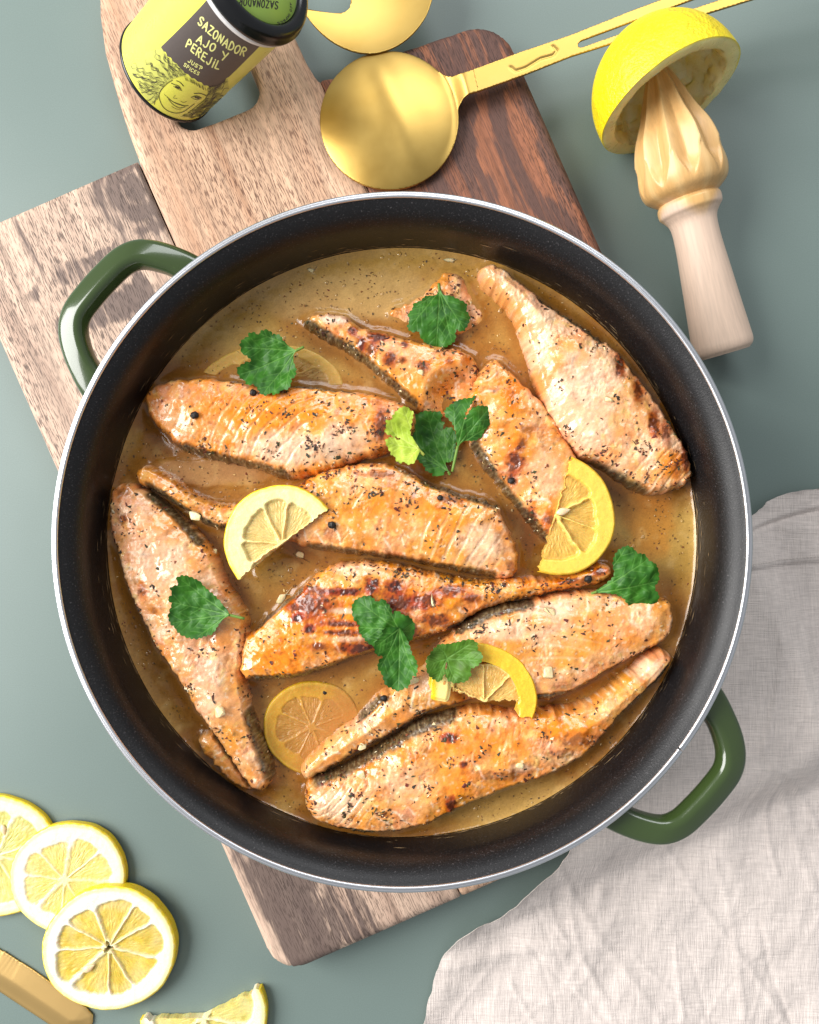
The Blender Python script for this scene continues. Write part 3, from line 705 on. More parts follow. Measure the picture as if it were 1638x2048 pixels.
# ================================================================== sauce
step = 0.0007; rs = 0.1299
g = np.arange(-rs - step, rs + step * 2, step)
O = np.stack([rs * np.cos(np.linspace(0, 2 * math.pi, 260, endpoint=False)), rs * np.sin(np.linspace(0, 2 * math.pi, 260, endpoint=False))], -1)
P, q, d = grid_fill([O], step)
X = P[:, 0] + PC[0]; Y = P[:, 1] + PC[1]
s = (H - ZS) / F; px = X / s + CX; py = CY - Y / s
dm = np.full(X.shape, 1e9)
for Of in fillets:
    L = Of[::3]; m = (px > L[:, 0].min() - 60) & (px < L[:, 0].max() + 60) & (py > L[:, 1].min() - 60) & (py < L[:, 1].max() + 60)
    dd, _, _ = nearest(L, px[m], py[m]); dd = np.where(inside(L, px[m], py[m]), 0, dd)
    dm[m] = np.minimum(dm[m], dd)
zz = ZS + 0.0009 * np.exp(-dm / 6.0) + 0.0013 * np.exp(-d / 0.0016) + 0.00036 * fbm(px / 70, py / 70, 201, 3) + 0.00015 * fbm(px / 18, py / 18, 205, 3)
# sauce skin lying over sunken fish
for (cx, cy, rx, ry, k) in ((430, 945, 150, 34, 0.0012), (860, 800, 60, 30, 0.001), (620, 1450, 80, 60, 0.0006), (560, 1140, 60, 30, 0.0006)):
    zz += k * (1 - sstep(0.75, 1.0, np.hypot((px - cx) / rx, (py - cy) / ry) + 0.25 * fbm(px / 50, py / 50, 207, 2)))
c = mix(C(190, 152, 80), C(172, 128, 52), np.clip(0.5 + 1.0 * fbm(px / 160, py / 160, 211, 3), 0, 1))
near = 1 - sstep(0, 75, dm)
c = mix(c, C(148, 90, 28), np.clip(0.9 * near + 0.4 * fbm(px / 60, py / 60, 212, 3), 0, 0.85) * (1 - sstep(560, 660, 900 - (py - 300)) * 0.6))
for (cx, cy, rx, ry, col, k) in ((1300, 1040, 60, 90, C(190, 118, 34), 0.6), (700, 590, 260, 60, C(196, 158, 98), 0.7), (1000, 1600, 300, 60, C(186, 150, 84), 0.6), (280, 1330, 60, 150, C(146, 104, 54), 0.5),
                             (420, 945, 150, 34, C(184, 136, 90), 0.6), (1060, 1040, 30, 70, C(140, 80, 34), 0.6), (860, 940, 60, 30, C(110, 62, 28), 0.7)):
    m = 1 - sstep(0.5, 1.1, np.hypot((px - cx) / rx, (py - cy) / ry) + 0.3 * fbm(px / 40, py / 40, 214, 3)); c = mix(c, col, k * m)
c = mix(c, C(212, 174, 108), 0.45 * sstep(0.1, 0.5, fbm(px / 34, py / 34, 217, 4)) * (1 - 0.6 * near))
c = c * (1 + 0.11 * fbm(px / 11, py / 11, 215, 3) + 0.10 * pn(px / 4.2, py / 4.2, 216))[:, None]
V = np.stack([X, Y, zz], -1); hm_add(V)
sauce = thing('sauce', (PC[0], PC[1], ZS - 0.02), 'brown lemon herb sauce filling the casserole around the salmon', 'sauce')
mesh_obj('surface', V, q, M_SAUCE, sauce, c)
N = vnormals(V, q); N *= np.sign(N[:, 2:3] + 1e-9)
dens = (dm > 3) * (0.3 + 1.0 * sstep(-0.1, 0.5, fbm(px / 70, py / 70, 220, 3))) * (d > 0.001)
flecks(sauce, 1150, V, N, dens, 221, (0.0005, 0.0016), [C(124, 86, 40), C(100, 70, 32), C(104, 92, 46), C(132, 82, 38), C(112, 48, 24), C(76, 54, 26)])
flecks(sauce, 200, V, N, dens, 222, (0.0006, 0.0016), [C(226, 196, 140), C(210, 176, 112)], 'garlic_grit')
# oil droplets floating on the sauce
VV, FF, CC = [], [], []; r = np.random.default_rng(15); dp = dens / dens.sum()
for ii in r.choice(len(V), 190, p=dp):
    R_ = abs(r.normal(0.0003, 0.00035)) + 0.0002; b = len(VV); zc = V[ii, 2]; hgt_ = R_ * 0.30; nn = 12
    for ring, hz3 in ((1.0, -0.00005), (0.85, hgt_ * 0.55), (0.5, hgt_ * 0.9)):
        for k in range(nn): VV.append((V[ii, 0] + R_ * ring * math.cos(k * 6.2832 / nn), V[ii, 1] + R_ * ring * math.sin(k * 6.2832 / nn), zc + hz3))
    VV.append((V[ii, 0], V[ii, 1], zc + hgt_))
    for g_ in range(2):
        for k in range(nn): FF.append([b + g_ * nn + k, b + g_ * nn + (k + 1) % nn, b + (g_ + 1) * nn + (k + 1) % nn, b + (g_ + 1) * nn + k])
    for k in range(nn): FF.append([b + 2 * nn + k, b + 2 * nn + (k + 1) % nn, b + 3 * nn])
    CC += [c[ii] * r.uniform(0.8, 1.1)] * (3 * nn + 1)
o = mesh_obj('oil_droplets', VV, FF, painted('oil', 0.06, 1500, 0.02, 0.0, 0.0003, 0.02, Coat_Weight=1.0, Coat_Roughness=0.03), sauce, np.array(CC)); o['kind'] = 'stuff'
# dried line of sauce a little up the wall
VV, FF, CC = [], [], []
r = np.random.default_rng(5)
for kx in range(640):
    a = r.uniform(0, 6.283); zc = ZS + 0.0026 + 0.0016 * fbm(np.array([a * 2.0]), np.array([0.]), 230, 2)[0] + abs(r.normal(0, 0.0006)) + (abs(r.normal(0, 0.006)) if r.uniform() < 0.25 else 0)
    la = r.uniform(0.001, 0.007) / 0.13; hh_ = r.uniform(0.0001, 0.00045); b = len(VV)
    for aa, zz_ in ((a, zc), (a + la * .5, zc - hh_), (a + la, zc + hh_ * r.uniform(-1, 1)), (a + la * .5, zc + hh_)):
        VV.append((PC[0] + 0.12985 * math.cos(aa), PC[1] + 0.12985 * math.sin(aa), zz_))
    FF.append([b, b + 1, b + 2, b + 3]); CC += [C(150, 126, 92) * r.uniform(0.5, 1.1)] * 4
o = mesh_obj('dried_splashes', VV, FF, M_FLECK, sauce, np.array(CC), smooth=False); o['kind'] = 'stuff'

# ================================================================== lemon slices
def lemon_slice(label, cpx, cpy, rpx, z0, thick, a0=0, a1=360, rmin=0.0, hole=0.0, nseg=9, rot=0.0, pulp=C(226, 200, 84), pith=C(246, 240, 214), rind=C(244, 214, 40), tilt=(0, 0),
                seed=0, squash=1.0, film=None, group=None, pith_w=0.20, seeds=(), ragged=0.0, sink=None, cavity=0.0, memb=C(240, 228, 168), gap=None, off=(0.0, 0.0), name='lemon_slice', bent=0.0, parent=None):
    full = (a1 - a0) >= 360
    nr, nt = 64, (300 if full else int(300 * (a1 - a0) / 360) + 8)
    th = np.radians(np.linspace(a0, a1, nt, endpoint=not full)); rr = rmin + (1 - rmin) * np.linspace(0.0, 1, nr) ** 0.9
    T, Rr = np.meshgrid(th, rr); t = T.ravel(); rho = Rr.ravel()
    wob = 1 + 0.018 * np.sin(2 * t + seed) + 0.012 * np.sin(3 * t + 2 * seed) + 0.005 * np.sin(7 * t + seed) + 0.002 * np.sin(17 * t + seed)
    x = rho * np.cos(t); y = rho * np.sin(t)       # image axes: y down
    ox, oy = off
    # segments are laid out around an off-centre core
    xs, ys = x - ox, y - oy; ts = np.arctan2(ys, xs) - rot; rs_ = np.hypot(xs, ys)
    lim = 1.0 - pith_w + 0.04 * np.sin(2 * ts + seed) + 0.025 * np.sin(5 * ts + seed) + 0.025 * fbm(ts * 4, rs_ * 0 + seed, seed + 310, 2)
    sw = 2 * math.pi / nseg; jit = 0.10 * np.sin(3 * ts + seed) + 0.04 * np.sin(5 * ts + 2 * seed) + 0.07 * fbm(x * 3, y * 3, seed + 311, 2)
    f = (((ts + jit) / sw) % 1.0); dm_ = np.minimum(f, 1 - f) * sw * rs_         # distance to the next membrane
    rho_out = np.hypot(x, y); dlim = lim - rho_out
    mw = 0.010 + 0.010 * fbm(x * 5, y * 5, seed + 312, 2); inner_r = np.minimum(dm_ - mw, dlim); core = rs_ - 0.085 - 0.03 * np.sin(4 * ts + seed)
    rc = np.minimum(inner_r, core)
    # rounded segment corners
    kk = 0.05; rc = np.where((dm_ < kk * 2) & (dlim < kk * 2), kk * 2 - np.hypot(kk * 2 - np.clip(dm_ - mw, 0, 1), kk * 2 - np.clip(dlim, -1, 1)), rc)
    pm = sstep(-0.012, 0.030, np.minimum(rc, core) + 0.012 * fbm(x * 16, y * 16, seed + 313, 2))
    ves = pn(ts * 26, rs_ * 7, seed + 300) * 0.6 + 0.5 * pn(ts * 60, rs_ * 16, seed + 301)
    c = mix(pith, memb, np.clip(sstep(0.0, 0.35, dlim) * 0.8, 0, 1))
    c = c * (1 + 0.03 * fbm(x * 9, y * 9, seed + 302, 3))[:, None]
    pc = mix(pulp * 0.88, pulp * 1.18 + 0.02, np.clip(0.5 * ves + 0.25 + 0.6 * fbm(x * 3, y * 3, seed + 303, 2), 0, 1))
    c = mix(c, pc, pm * np.clip(0.86 + 0.25 * fbm(x * 4, y * 4, seed + 314, 2), 0.5, 0.97))
    edge = sstep(0.958, 0.99, rho_out + 0.006 * np.sin(40 * t)); c = mix(c, rind, edge)
    c = mix(c, np.minimum(rind * 1.15 + 0.05, 1), 0.45 * sstep(0.90, 0.95, rho_out) * (1 - edge))
    if film is not None:
        colf, fx, fy, k = film; m = np.clip(k * sstep(-0.5, 0.55, x * fx + y * fy + 0.35 * fbm(x * 3, y * 3, seed + 305, 3)), 0, 1); c = mix(c, colf, m)
    zz = np.zeros_like(x) - pm * (0.00045 + cavity) + 0.00030 * pm * ves - 0.0009 * sstep(0.965, 1.0, rho_out) ** 2 + 0.0003 * fbm(x * 5, y * 5, seed + 306, 3)
    if film is not None: zz = zz * (1 - 0.8 * m)
    scale = rpx * (H - z0) / F
    if ragged:
        sh = ragged * (fbm(rho * 7, t * 0, seed + 307, 3)); 
        e0 = np.clip(1 - (t - np.radians(a0)) / 0.5, 0, 1); e1 = np.clip(1 - (np.radians(a1) - t) / 0.5, 0, 1)
        t2 = t + (e0 - e1) * sh * sstep(0.05, 0.3, rho)
        x = rho * np.cos(t2); y = rho * np.sin(t2)
    wx = x * wob; wy = y * wob * squash
    ctr = at(cpx, cpy, z0)
    zt = z0 + zz + scale * (wx * tilt[0] + wy * tilt[1]) + bent * scale * (wx ** 2)
    V = np.stack([ctr[0] + scale * wx, ctr[1] - scale * wy, zt], -1)
    i, j = np.meshgrid(np.arange(nr - 1), np.arange(nt if full else nt - 1), indexing='ij'); j2 = (j + 1) % nt
    q = np.stack([i * nt + j, (i + 1) * nt + j, (i + 1) * nt + j2, i * nt + j2], -1).reshape(-1, 4)
    if hole:
        gap = lambda gx, gy, gr: np.hypot(gx - ox, (gy - oy) * 0.8) < hole * (1 + 0.6 * np.sin(3 * np.arctan2(gy - oy, gx - ox) + 1))
    if gap is not None:                                   # missing pulp
        keep = ~gap(x, y, rho_out)[q].any(1); q = q[keep]
    V2, q2, c2, ui = skirt(V, q, 0, c, None, drop=thick)
    n0 = len(V); mm = len(ui); isr = rho_out[ui] > 0.97
    c2[n0:n0 + mm][isr] = rind; c2[n0 + mm:][isr] = rind * 0.95
    V2[n0 + mm:, 2] = np.maximum(V2[n0 + mm:, 2], 0.0003)
    # bulging rind side
    if parent is not None: return mesh_obj('pulp', V2, q2[:, ::-1], M_LEMON, parent, c2)
    o = thing(name, (ctr[0], ctr[1], float(V2[:, 2].min())), label, 'lemon', group)
    mesh_obj('slice', V2, q2[:, ::-1], M_LEMON, o, c2)
    for (sx, sy, ang, L) in seeds:
        tt = np.linspace(0, 1, 12); rad = 0.0019 * np.sin(math.pi * tt ** 0.8) * L
        Vs, qs = lathe(np.c_[rad + 1e-5, (tt - 0.5) * 0.0075 * L], 14)
        Vs = Vs[:, [2, 0, 1]] * [1, 1, 0.6]; ca, sa = math.cos(-ang), math.sin(-ang)
        Vs = np.c_[Vs[:, 0] * ca - Vs[:, 1] * sa, Vs[:, 0] * sa + Vs[:, 1] * ca, Vs[:, 2]] + [ctr[0] + sx * scale, ctr[1] - sy * scale, z0 + 0.0001]
        mesh_obj('seed', Vs, qs, M_LEMON, o, np.broadcast_to(C(236, 206, 164), (len(Vs), 3)))
    return o
G_T = 'lemon slices on the table'
lemon_slice('thin lemon slice cut off by the left picture edge', -8, 1712, 124, 0.0040, 0.0037, nseg=9, rot=0.3, seed=1, pulp=C(196, 188, 98), pith=C(228, 222, 192), group=G_T, seeds=[(0.12, -0.42, 1.35, 0.8)])
lemon_slice('middle lemon slice of the three overlapping on the table', 135, 1757, 113, 0.0068, 0.0036, nseg=8, rot=0.1, seed=2, pulp=C(226, 202, 104), pith=C(226, 220, 204), memb=C(226, 214, 150), group=G_T, tilt=(-0.028, 0.012), pith_w=0.27, off=(-0.05, 0.03))
lemon_slice('frontmost thick lemon slice with dark core and one pip on the table', 217, 1899, 133, 0.0098, 0.0058, nseg=9, rot=0.25, seed=3, pulp=C(212, 180, 58), pith=C(232, 228, 210), memb=C(226, 216, 160), group=G_T, tilt=(-0.012, -0.030), squash=0.95, pith_w=0.22,
            seeds=[(-0.30, 0.28, -0.5, 0.95)], cavity=0.0007, hole=0.05, off=(0.0, -0.03))
lemon_slice('cut lemon piece at the bottom picture edge beside the knife', 405, 2037, 129, 0.0058, 0.0054, a0=-27, a1=178, nseg=8, rot=0.1, seed=4, pulp=C(210, 194, 100), pith=C(230, 224, 200), group=G_T, ragged=0.10, cavity=0.0008)
G_P = 'lemon slices in the casserole'
ZL = ZS + 0.0156
lemon_slice('bright half lemon slice at the left side of the casserole', 563, 1088, 117, ZL + 0.0015, 0.0048, a0=141, a1=323, nseg=8, rot=0.2, seed=5, pulp=C(214, 182, 108), pith=C(240, 226, 160), rind=C(240, 204, 24), group=G_P, ragged=0.12, pith_w=0.30, cavity=0.0011, tilt=(0.0, -0.07), memb=C(236, 212, 140))
lemon_slice('yellow half lemon slice at the right side of the casserole', 1112, 1030, 121, ZL + 0.0002, 0.0042, a0=-74, a1=107, nseg=8, rot=0.3, seed=6, pulp=C(210, 162, 72), pith=C(236, 200, 84), rind=C(232, 186, 40), group=G_P, ragged=0.16, pith_w=0.27, cavity=0.0012, memb=C(240, 212, 124), seeds=[(0.12, -0.06, -0.25, 0.85)], tilt=(-0.03, 0.0))
l4 = lemon_slice('broken lemon arc beside the small cilantro leaf on the right', 962, 1395, 110, ZS + 0.0150, 0.0044, a0=-112, a1=24, rmin=0.66, nseg=7, rot=0.3, seed=7, pulp=C(222, 170, 60), pith=C(238, 190, 54), rind=C(230, 180, 16), group=G_P, ragged=0.10, pith_w=0.30, memb=C(230, 186, 80))
lemon_slice('', 968, 1404, 82, ZS + 0.0142, 0.0030, a0=-158, a1=-4, nseg=7, rot=0.15, seed=17, squash=0.92, pulp=C(212, 164, 82), pith=C(230, 196, 112), rind=C(230, 200, 126), ragged=0.25, pith_w=0.07, cavity=0.0009, memb=C(234, 206, 132), parent=l4, tilt=(0.02, 0.05))
lemon_slice('sauce covered lemon slice sunk between the lower salmon fillets', 624, 1455, 95, ZS + 0.0014, 0.0040, nseg=8, rot=0.4, seed=8, pulp=C(178, 124, 52), pith=C(204, 152, 52), rind=C(222, 178, 36), group=G_P, pith_w=0.28,
            film=(C(174, 116, 54), 0.85, 0.35, 0.93), tilt=(-0.046, 0.006), memb=C(196, 146, 74))
lemon_slice('sunken lemon slice showing on both sides of the upper left cilantro leaf', 540, 772, 146, ZS + 0.0004, 0.003, tilt=(0.0, 0.006), a0=182, a1=358, nseg=8, rot=0.2, seed=9, squash=0.58, pulp=C(190, 144, 74), pith=C(204, 160, 74), rind=C(208, 164, 62), group=G_P, film=(C(188, 140, 74), 0.1, 0.55, 1.0), pith_w=0.24, memb=C(200, 156, 84))
for nm in ('lemon_rind',):
    Pq = [(862, 1345), (900, 1345), (898, 1398), (880, 1402), (858, 1392)]
    O = resample(smooth_closed(Pq, 4), 2); P, q, d = grid_fill([O], 1.6); V = at(P[:, 0], P[:, 1], ZS + 0.0138); V[:, 2] = ZS + 0.0146 - 0.0012 * (1 - sstep(0, 8, d)) 
    cc = mix(C(240, 206, 36), C(246, 224, 140), sstep(868, 878, P[:, 0])); V2, q2, c2, _ = skirt(V, q, ZS + 0.006, cc, C(240, 206, 60))
    tag(mesh_obj('lemon_rind_piece', V2, q2[:, ::-1], M_LEMON, None, c2), 'small loose piece of lemon rind below the small cilantro leaf', 'lemon')

# ================================================================== cilantro leaves
def leaf(label, pts, base, tips, z0, seed, light=0.0, cup=0.0030, zoom=None, stem=None, lift=0.0, fold=None):
    zx, zy, zs = zoom
    tr = lambda p: np.array([zx + p[0] / zs, zy + p[1] / zs])
    O = np.array([tr(p) for p in pts]); O = resample(smooth_closed(O, 5), 1.2)
    # scalloped edge
    dirv = np.roll(O, -2, 0) - np.roll(O, 2, 0); nr = np.stack([dirv[:, 1], -dirv[:, 0]], -1); nr /= np.linalg.norm(nr, axis=1)[:, None] + 1e-9
    area = 0.5 * np.sum(O[:, 0] * np.roll(O[:, 1], -1) - np.roll(O[:, 0], -1) * O[:, 1]); sg = 1 if area > 0 else -1
    b = tr(base); sarc = np.arange(len(O)) * 1.2
    far = sstep(14, 36, np.hypot(O[:, 0] - b[0], O[:, 1] - b[1]))
    tw = ((sarc + 4 * fbm(sarc / 20, sarc * 0, seed, 2)) / 10.0) % 1.0; sc = np.sin(math.pi * tw) ** 0.6 * (0.75 + 0.35 * tw)
    O = O + sg * nr * ((sc - 0.55) * 3.7 * far)[:, None]
    P, q, d = grid_fill([O], 1.05)
    x, y = P[:, 0], P[:, 1]; ex = max(np.ptp(x), np.ptp(y))
    vein = np.zeros_like(x); mid = np.zeros_like(x)
    for k, tp in enumerate(tips):
        t_ = tr(tp); path = np.array([b, b + (t_ - b) * 0.5 + np.array([3.0, -2.0]) * math.sin(seed + k), t_])
        pp = smooth_open(path, 6); dv, _, _ = nearest(pp, x, y, False)
        along = np.clip(np.hypot(x - b[0], y - b[1]) / (np.hypot(*(t_ - b)) + 1e-6), 0, 1.2)
        vein = np.maximum(vein, (1 - sstep(0.5, 1.9 - 0.8 * along, dv)) * (1 - 0.5 * along)); mid = np.maximum(mid, 1 - sstep(0, 16, dv))
        # side veins
        u_ = (t_ - b) / (np.hypot(*(t_ - b)) + 1e-6)
        for m_ in (0.3, 0.5, 0.68, 0.84):
            for sd in (-1, 1):
                o_ = b + (t_ - b) * m_; dr = u_ * 0.75 + sd * 0.66 * np.array([-u_[1], u_[0]]); e_ = o_ + dr * ex * 0.20
                dv2, _, _ = nearest(np.array([o_, e_]), x, y, False); vein = np.maximum(vein, 0.42 * (1 - sstep(0.4, 1.3, dv2)))
    c0 = mix(C(30, 76, 18), C(58, 114, 26), np.clip(0.5 + 0.9 * fbm(x / 30, y / 30, seed + 400, 3), 0, 1))
    c0 = mix(c0, mix(C(150, 176, 44), C(178, 196, 70), np.clip(0.5 + fbm(x / 25, y / 25, seed + 401, 2), 0, 1)), light)
    c0 = c0 * (1 + 0.10 * fbm(x / 6, y / 6, seed + 402, 3))[:, None]
    c = mix(c0, C(112, 160, 74) if light < .5 else C(196, 208, 110), 0.55 * vein)
    c = mix(c, c * 0.72, 0.25 * (1 - sstep(0, 3, d)))
    V = at(x, y, z0)
    ctr = np.array([x.mean(), y.mean()]); rr = np.hypot(x - ctr[0], y - ctr[1]) / (ex * 0.5)
    surf = hm(V[:, 0], V[:, 1]); zb = np.percentile(surf, 90) + 0.0013 + lift
    zz = zb + cup * (rr ** 2 - 0.5) * (1 if seed % 2 else -1) + 0.0017 * fbm(x / 34, y / 34, seed + 403, 2) + 0.00009 * fbm(x / 9, y / 9, seed + 404, 2) - 0.00024 * vein + 0.0003 * (1 - mid) * fbm(x / 16, y / 16, seed + 405, 2)
    zz = np.maximum(zz, surf + 0.0004 + 0 * zz) if False else zz
    if fold is not None:
        f0, f1, fh = tr(fold[0]), tr(fold[1]), fold[2]; u_ = (f1 - f0) / np.hypot(*(f1 - f0)); sdist = (x - f0[0]) * -u_[1] + (y - f0[1]) * u_[0]
        zz += fh * np.clip(np.abs(sdist) / (ex * 0.5), 0, 1)
    V[:, 2] = zz
    root = thing('cilantro_leaf', (*V[:, :2].mean(0), float(zz.min())), label, 'herb leaf', 'cilantro leaves in the casserole')
    V2, q2, c2, _ = skirt(V, q, 0, c, None, drop=0.00016)
    mesh_obj('blade', V2, q2[:, ::-1], M_LEAF, root, c2)
    if stem is not None:
        s0, s1 = tr(stem[0]), tr(stem[1]); A = at(*s0, z0); B = at(*s1, z0)
        zi = float(zz[np.argmin(np.hypot(x - s0[0], y - s0[1]))])
        A[2] = zi; B[2] = zi - 0.0004; pthx = np.linspace(A, B, 6)
        V3, f3 = sweep(pthx, [(0.0006 * math.cos(a), 0.0005 * math.sin(a)) for a in np.linspace(0, 2 * math.pi, 8, endpoint=False)], (0, 0, 1))
        mesh_obj('stem', V3, f3, M_LEAF, root, np.broadcast_to(C(110, 140, 60) if light < .5 else C(170, 180, 80), (len(V3), 3)))
    return root
Za = (460, 650, 10.24)
leaf('dark cilantro leaf at the upper left above the striped fillet', [(1340, 520), (1200, 420), (1100, 330), (1030, 230), (920, 190), (880, 220), (830, 140), (700, 130), (630, 175), (600, 225), (520, 185), (420, 200), (380, 265), (290, 310), (225, 400), (240, 500), (240, 580), (340, 625), (430, 710), (540, 735), (330, 760), (165, 890), (160, 970), (220, 1090), (310, 1130), (320, 1190), (400, 1240), (500, 1225), (560, 1300), (640, 1410), (740, 1450), (840, 1395), (900, 1440), (1020, 1400), (1070, 1340), (1200, 1330), (1260, 1230), (1270, 1110), (1340, 1070), (1350, 900), (1300, 750), (1300, 600)],
     (1340, 520), [(300, 460), (650, 200), (230, 1000), (700, 1400), (1150, 1280)], 0.074, 1, zoom=Za, stem=((1330, 530), (1510, 440)), fold=((1340, 520), (200, 1000), 0.0016))
Zb = (580, 480, 3.276)
leaf('dark cilantro leaf nearest the top of the casserole', [(985, 290), (960, 330), (890, 345), (860, 378), (812, 398), (805, 432), (775, 470), (785, 510), (770, 550), (800, 582), (862, 580), (850, 602), (880, 645), (925, 682), (990, 692), (1042, 672), (1085, 640), (1092, 572), (1130, 582), (1170, 540), (1185, 480), (1160, 440), (1165, 400), (1110, 370), (1060, 345), (1010, 335)],
     (983, 300), [(800, 540), (960, 670), (1140, 560), (830, 420), (1060, 640)], 0.070, 2, zoom=Zb, stem=((983, 305), (980, 252)), fold=((983, 290), (975, 690), 0.0022))
Zc = (760, 780, 6.825)
leaf('pale yellow green cilantro leaf in the centre cluster', [(530, 800), (450, 670), (410, 600), (430, 470), (450, 335), (400, 290), (350, 258), (260, 285), (180, 360), (160, 432), (90, 430), (90, 505), (72, 590), (150, 625), (240, 650), (312, 700), (255, 690), (170, 652), (82, 692), (100, 780), (140, 850), (160, 900), (212, 918), (212, 962), (280, 1008), (340, 990), (370, 1028), (460, 1010), (505, 930), (540, 850)],
     (520, 810), [(320, 290), (110, 520), (120, 720), (360, 1000)], 0.072, 3, light=0.95, zoom=Zc, lift=0.0006, stem=((500, 800), (600, 900)))
leaf('forked dark cilantro leaf at the right of the centre cluster', [(1060, 770), (1035, 600), (980, 450), (895, 350), (890, 272), (1000, 182), (1120, 122), (1230, 110), (1290, 78), (1292, 112), (1232, 212), (1165, 320), (1150, 430), (1190, 345), (1240, 272), (1330, 225), (1450, 222), (1500, 262), (1520, 340), (1490, 470), (1420, 560), (1380, 640), (1280, 690), (1170, 692), (1100, 730)],
     (1060, 760), [(1240, 130), (1000, 230), (1470, 270), (1440, 520)], 0.073, 4, zoom=Zc, lift=0.0004, stem=((1065, 760), (990, 1110)))
leaf('large dark cilantro leaf in the middle of the centre cluster', [(965, 1110), (925, 1070), (890, 1100), (880, 1140), (740, 1150), (720, 1110), (640, 1080), (610, 1010), (520, 920), (490, 850), (540, 800), (440, 690), (400, 620), (392, 570), (440, 530), (440, 420), (480, 380), (482, 302), (560, 262), (650, 237), (740, 252), (820, 248), (860, 302), (840, 370), (890, 382), (880, 440), (850, 510), (920, 470), (1000, 480), (1050, 560), (1060, 650), (1042, 800), (1040, 900), (980, 950), (910, 965)],
     (950, 1090), [(650, 260), (430, 600), (540, 860), (1020, 560), (860, 300)], 0.075, 5, zoom=Zc, lift=0.0022, stem=((950, 1090), (975, 1130)), fold=((950, 1090), (620, 300), 0.002))
Zd = (690, 1180, 5.85)
leaf('upper cilantro leaf of the pair on the charred fillet', [(640, 450), (560, 560), (430, 640), (340, 650), (260, 600), (200, 530), (160, 460), (170, 410), (110, 340), (90, 270), (90, 170), (150, 100), (260, 68), (330, 92), (370, 135), (440, 102), (500, 152), (550, 240), (548, 345), (570, 262), (620, 238), (670, 282), (740, 302), (800, 370), (815, 450), (790, 560), (750, 600), (700, 540)],
     (630, 460), [(180, 140), (180, 430), (330, 600), (440, 140), (780, 480)], 0.075, 6, zoom=Zd, lift=0.0)
leaf('lower folded cilantro leaf of the pair on the charred fillet', [(630, 430), (500, 428), (442, 462), (450, 520), (382, 570), (350, 640), (370, 740), (450, 770), (402, 812), (390, 900), (440, 980), (470, 1080), (540, 1130), (620, 1165), (690, 1130), (740, 1110), (780, 1010), (832, 980), (842, 850), (785, 740), (740, 610), (690, 500)],
     (635, 440), [(380, 640), (420, 900), (620, 1150), (800, 960)], 0.076, 7, zoom=Zd, lift=0.0020, fold=((635, 440), (620, 1150), 0.0032))
leaf('small bright cilantro leaf over the broken lemon arc', [(1180, 830), (1160, 950), (1110, 1050), (1040, 1030), (970, 960), (950, 870), (952, 790), (1010, 710), (1090, 632), (1200, 622), (1300, 602), (1440, 562), (1528, 600), (1540, 680), (1590, 740), (1570, 830), (1500, 890), (1460, 900), (1462, 980), (1400, 1050), (1280, 1070), (1200, 1040), (1170, 960), (1195, 880)],
     (1190, 800), [(970, 860), (1080, 1030), (1300, 1050), (1540, 800), (1480, 600), (1080, 660)], 0.074, 9, zoom=Zd, light=0.12, lift=0.0012, fold=((1190, 800), (1170, 1040), 0.0012))
Ze = (1060, 890, 6.022)
leaf('cilantro leaf with stalk at the far right near the wall', [(760, 1780), (900, 1665), (985, 1560), (980, 1430), (992, 1340), (1050, 1262), (1150, 1218), (1230, 1250), (1270, 1302), (1370, 1322), (1400, 1390), (1480, 1432), (1520, 1530), (1520, 1620), (1472, 1720), (1520, 1800), (1510, 1880), (1420, 1920), (1352, 1900), (1350, 1958), (1240, 1950), (1150, 1910), (1100, 1840), (1000, 1792), (880, 1778)],
     (770, 1778), [(1120, 1250), (1380, 1380), (1500, 1640), (1300, 1920)], 0.070, 10, zoom=Ze, lift=0.0006, stem=((800, 1765), (735, 1790)))
Zf = (200, 1100, 3.4125)
leaf('smooth cilantro leaf at the left on the long pale fillet', [(905, 432), (860, 370), (790, 300), (730, 250), (700, 212), (640, 182), (590, 170), (552, 192), (560, 230), (512, 252), (520, 292), (490, 330), (512, 362), (500, 400), (490, 450), (512, 500), (540, 522), (560, 552), (610, 582), (680, 595), (740, 577), (790, 560), (822, 510), (862, 462)],
     (895, 432), [(580, 200), (510, 350), (520, 490), (690, 580)], 0.073, 11, zoom=Zf, lift=0.0006, stem=((890, 432), (1005, 460)))

# ================================================================== loose garlic bits and peppercorns
def nugget(name, label, px_, py_, sx, sy, ang, color, mat, cat, group, seed, hgt=0.6, sink=0.35):
    th = np.linspace(0, 2 * math.pi, 20, endpoint=False); ph = np.linspace(0, math.pi, 12)
    T, Pz = np.meshgrid(th, ph); x = (np.sin(Pz) * np.cos(T)).ravel(); y = (np.sin(Pz) * np.sin(T)).ravel(); zq = np.cos(Pz).ravel()
    k = 1 + 0.35 * fbm(x * 1.4 + seed, y * 1.4 + zq * 1.2, seed, 2)
    s = (H - 0.071) / F
    X = x * k * sx * s; Y = y * k * sy * s; Zq = zq * k * min(sx, sy) * s * hgt
    ca, sa = math.cos(-ang), math.sin(-ang); w = at(px_, py_, 0.071)
    zb = float(hm(w[0], w[1])); w = at(px_, py_, zb); V = np.c_[X * ca - Y * sa + w[0], X * sa + Y * ca + w[1], Zq + zb + min(sx, sy) * s * hgt * (1 - sink)]
    i, j = np.meshgrid(np.arange(11), np.arange(20), indexing='ij'); j2 = (j + 1) % 20
    q = np.stack([i * 20 + j, (i + 1) * 20 + j, (i + 1) * 20 + j2, i * 20 + j2], -1).reshape(-1, 4)
    col = np.broadcast_to(color, (len(V), 3)) * (1 + 0.08 * fbm(x * 3, y * 3 + zq, seed + 1, 2))[:, None]
    return tag(mesh_obj(name, V, q, mat, None, col), label, cat, group)
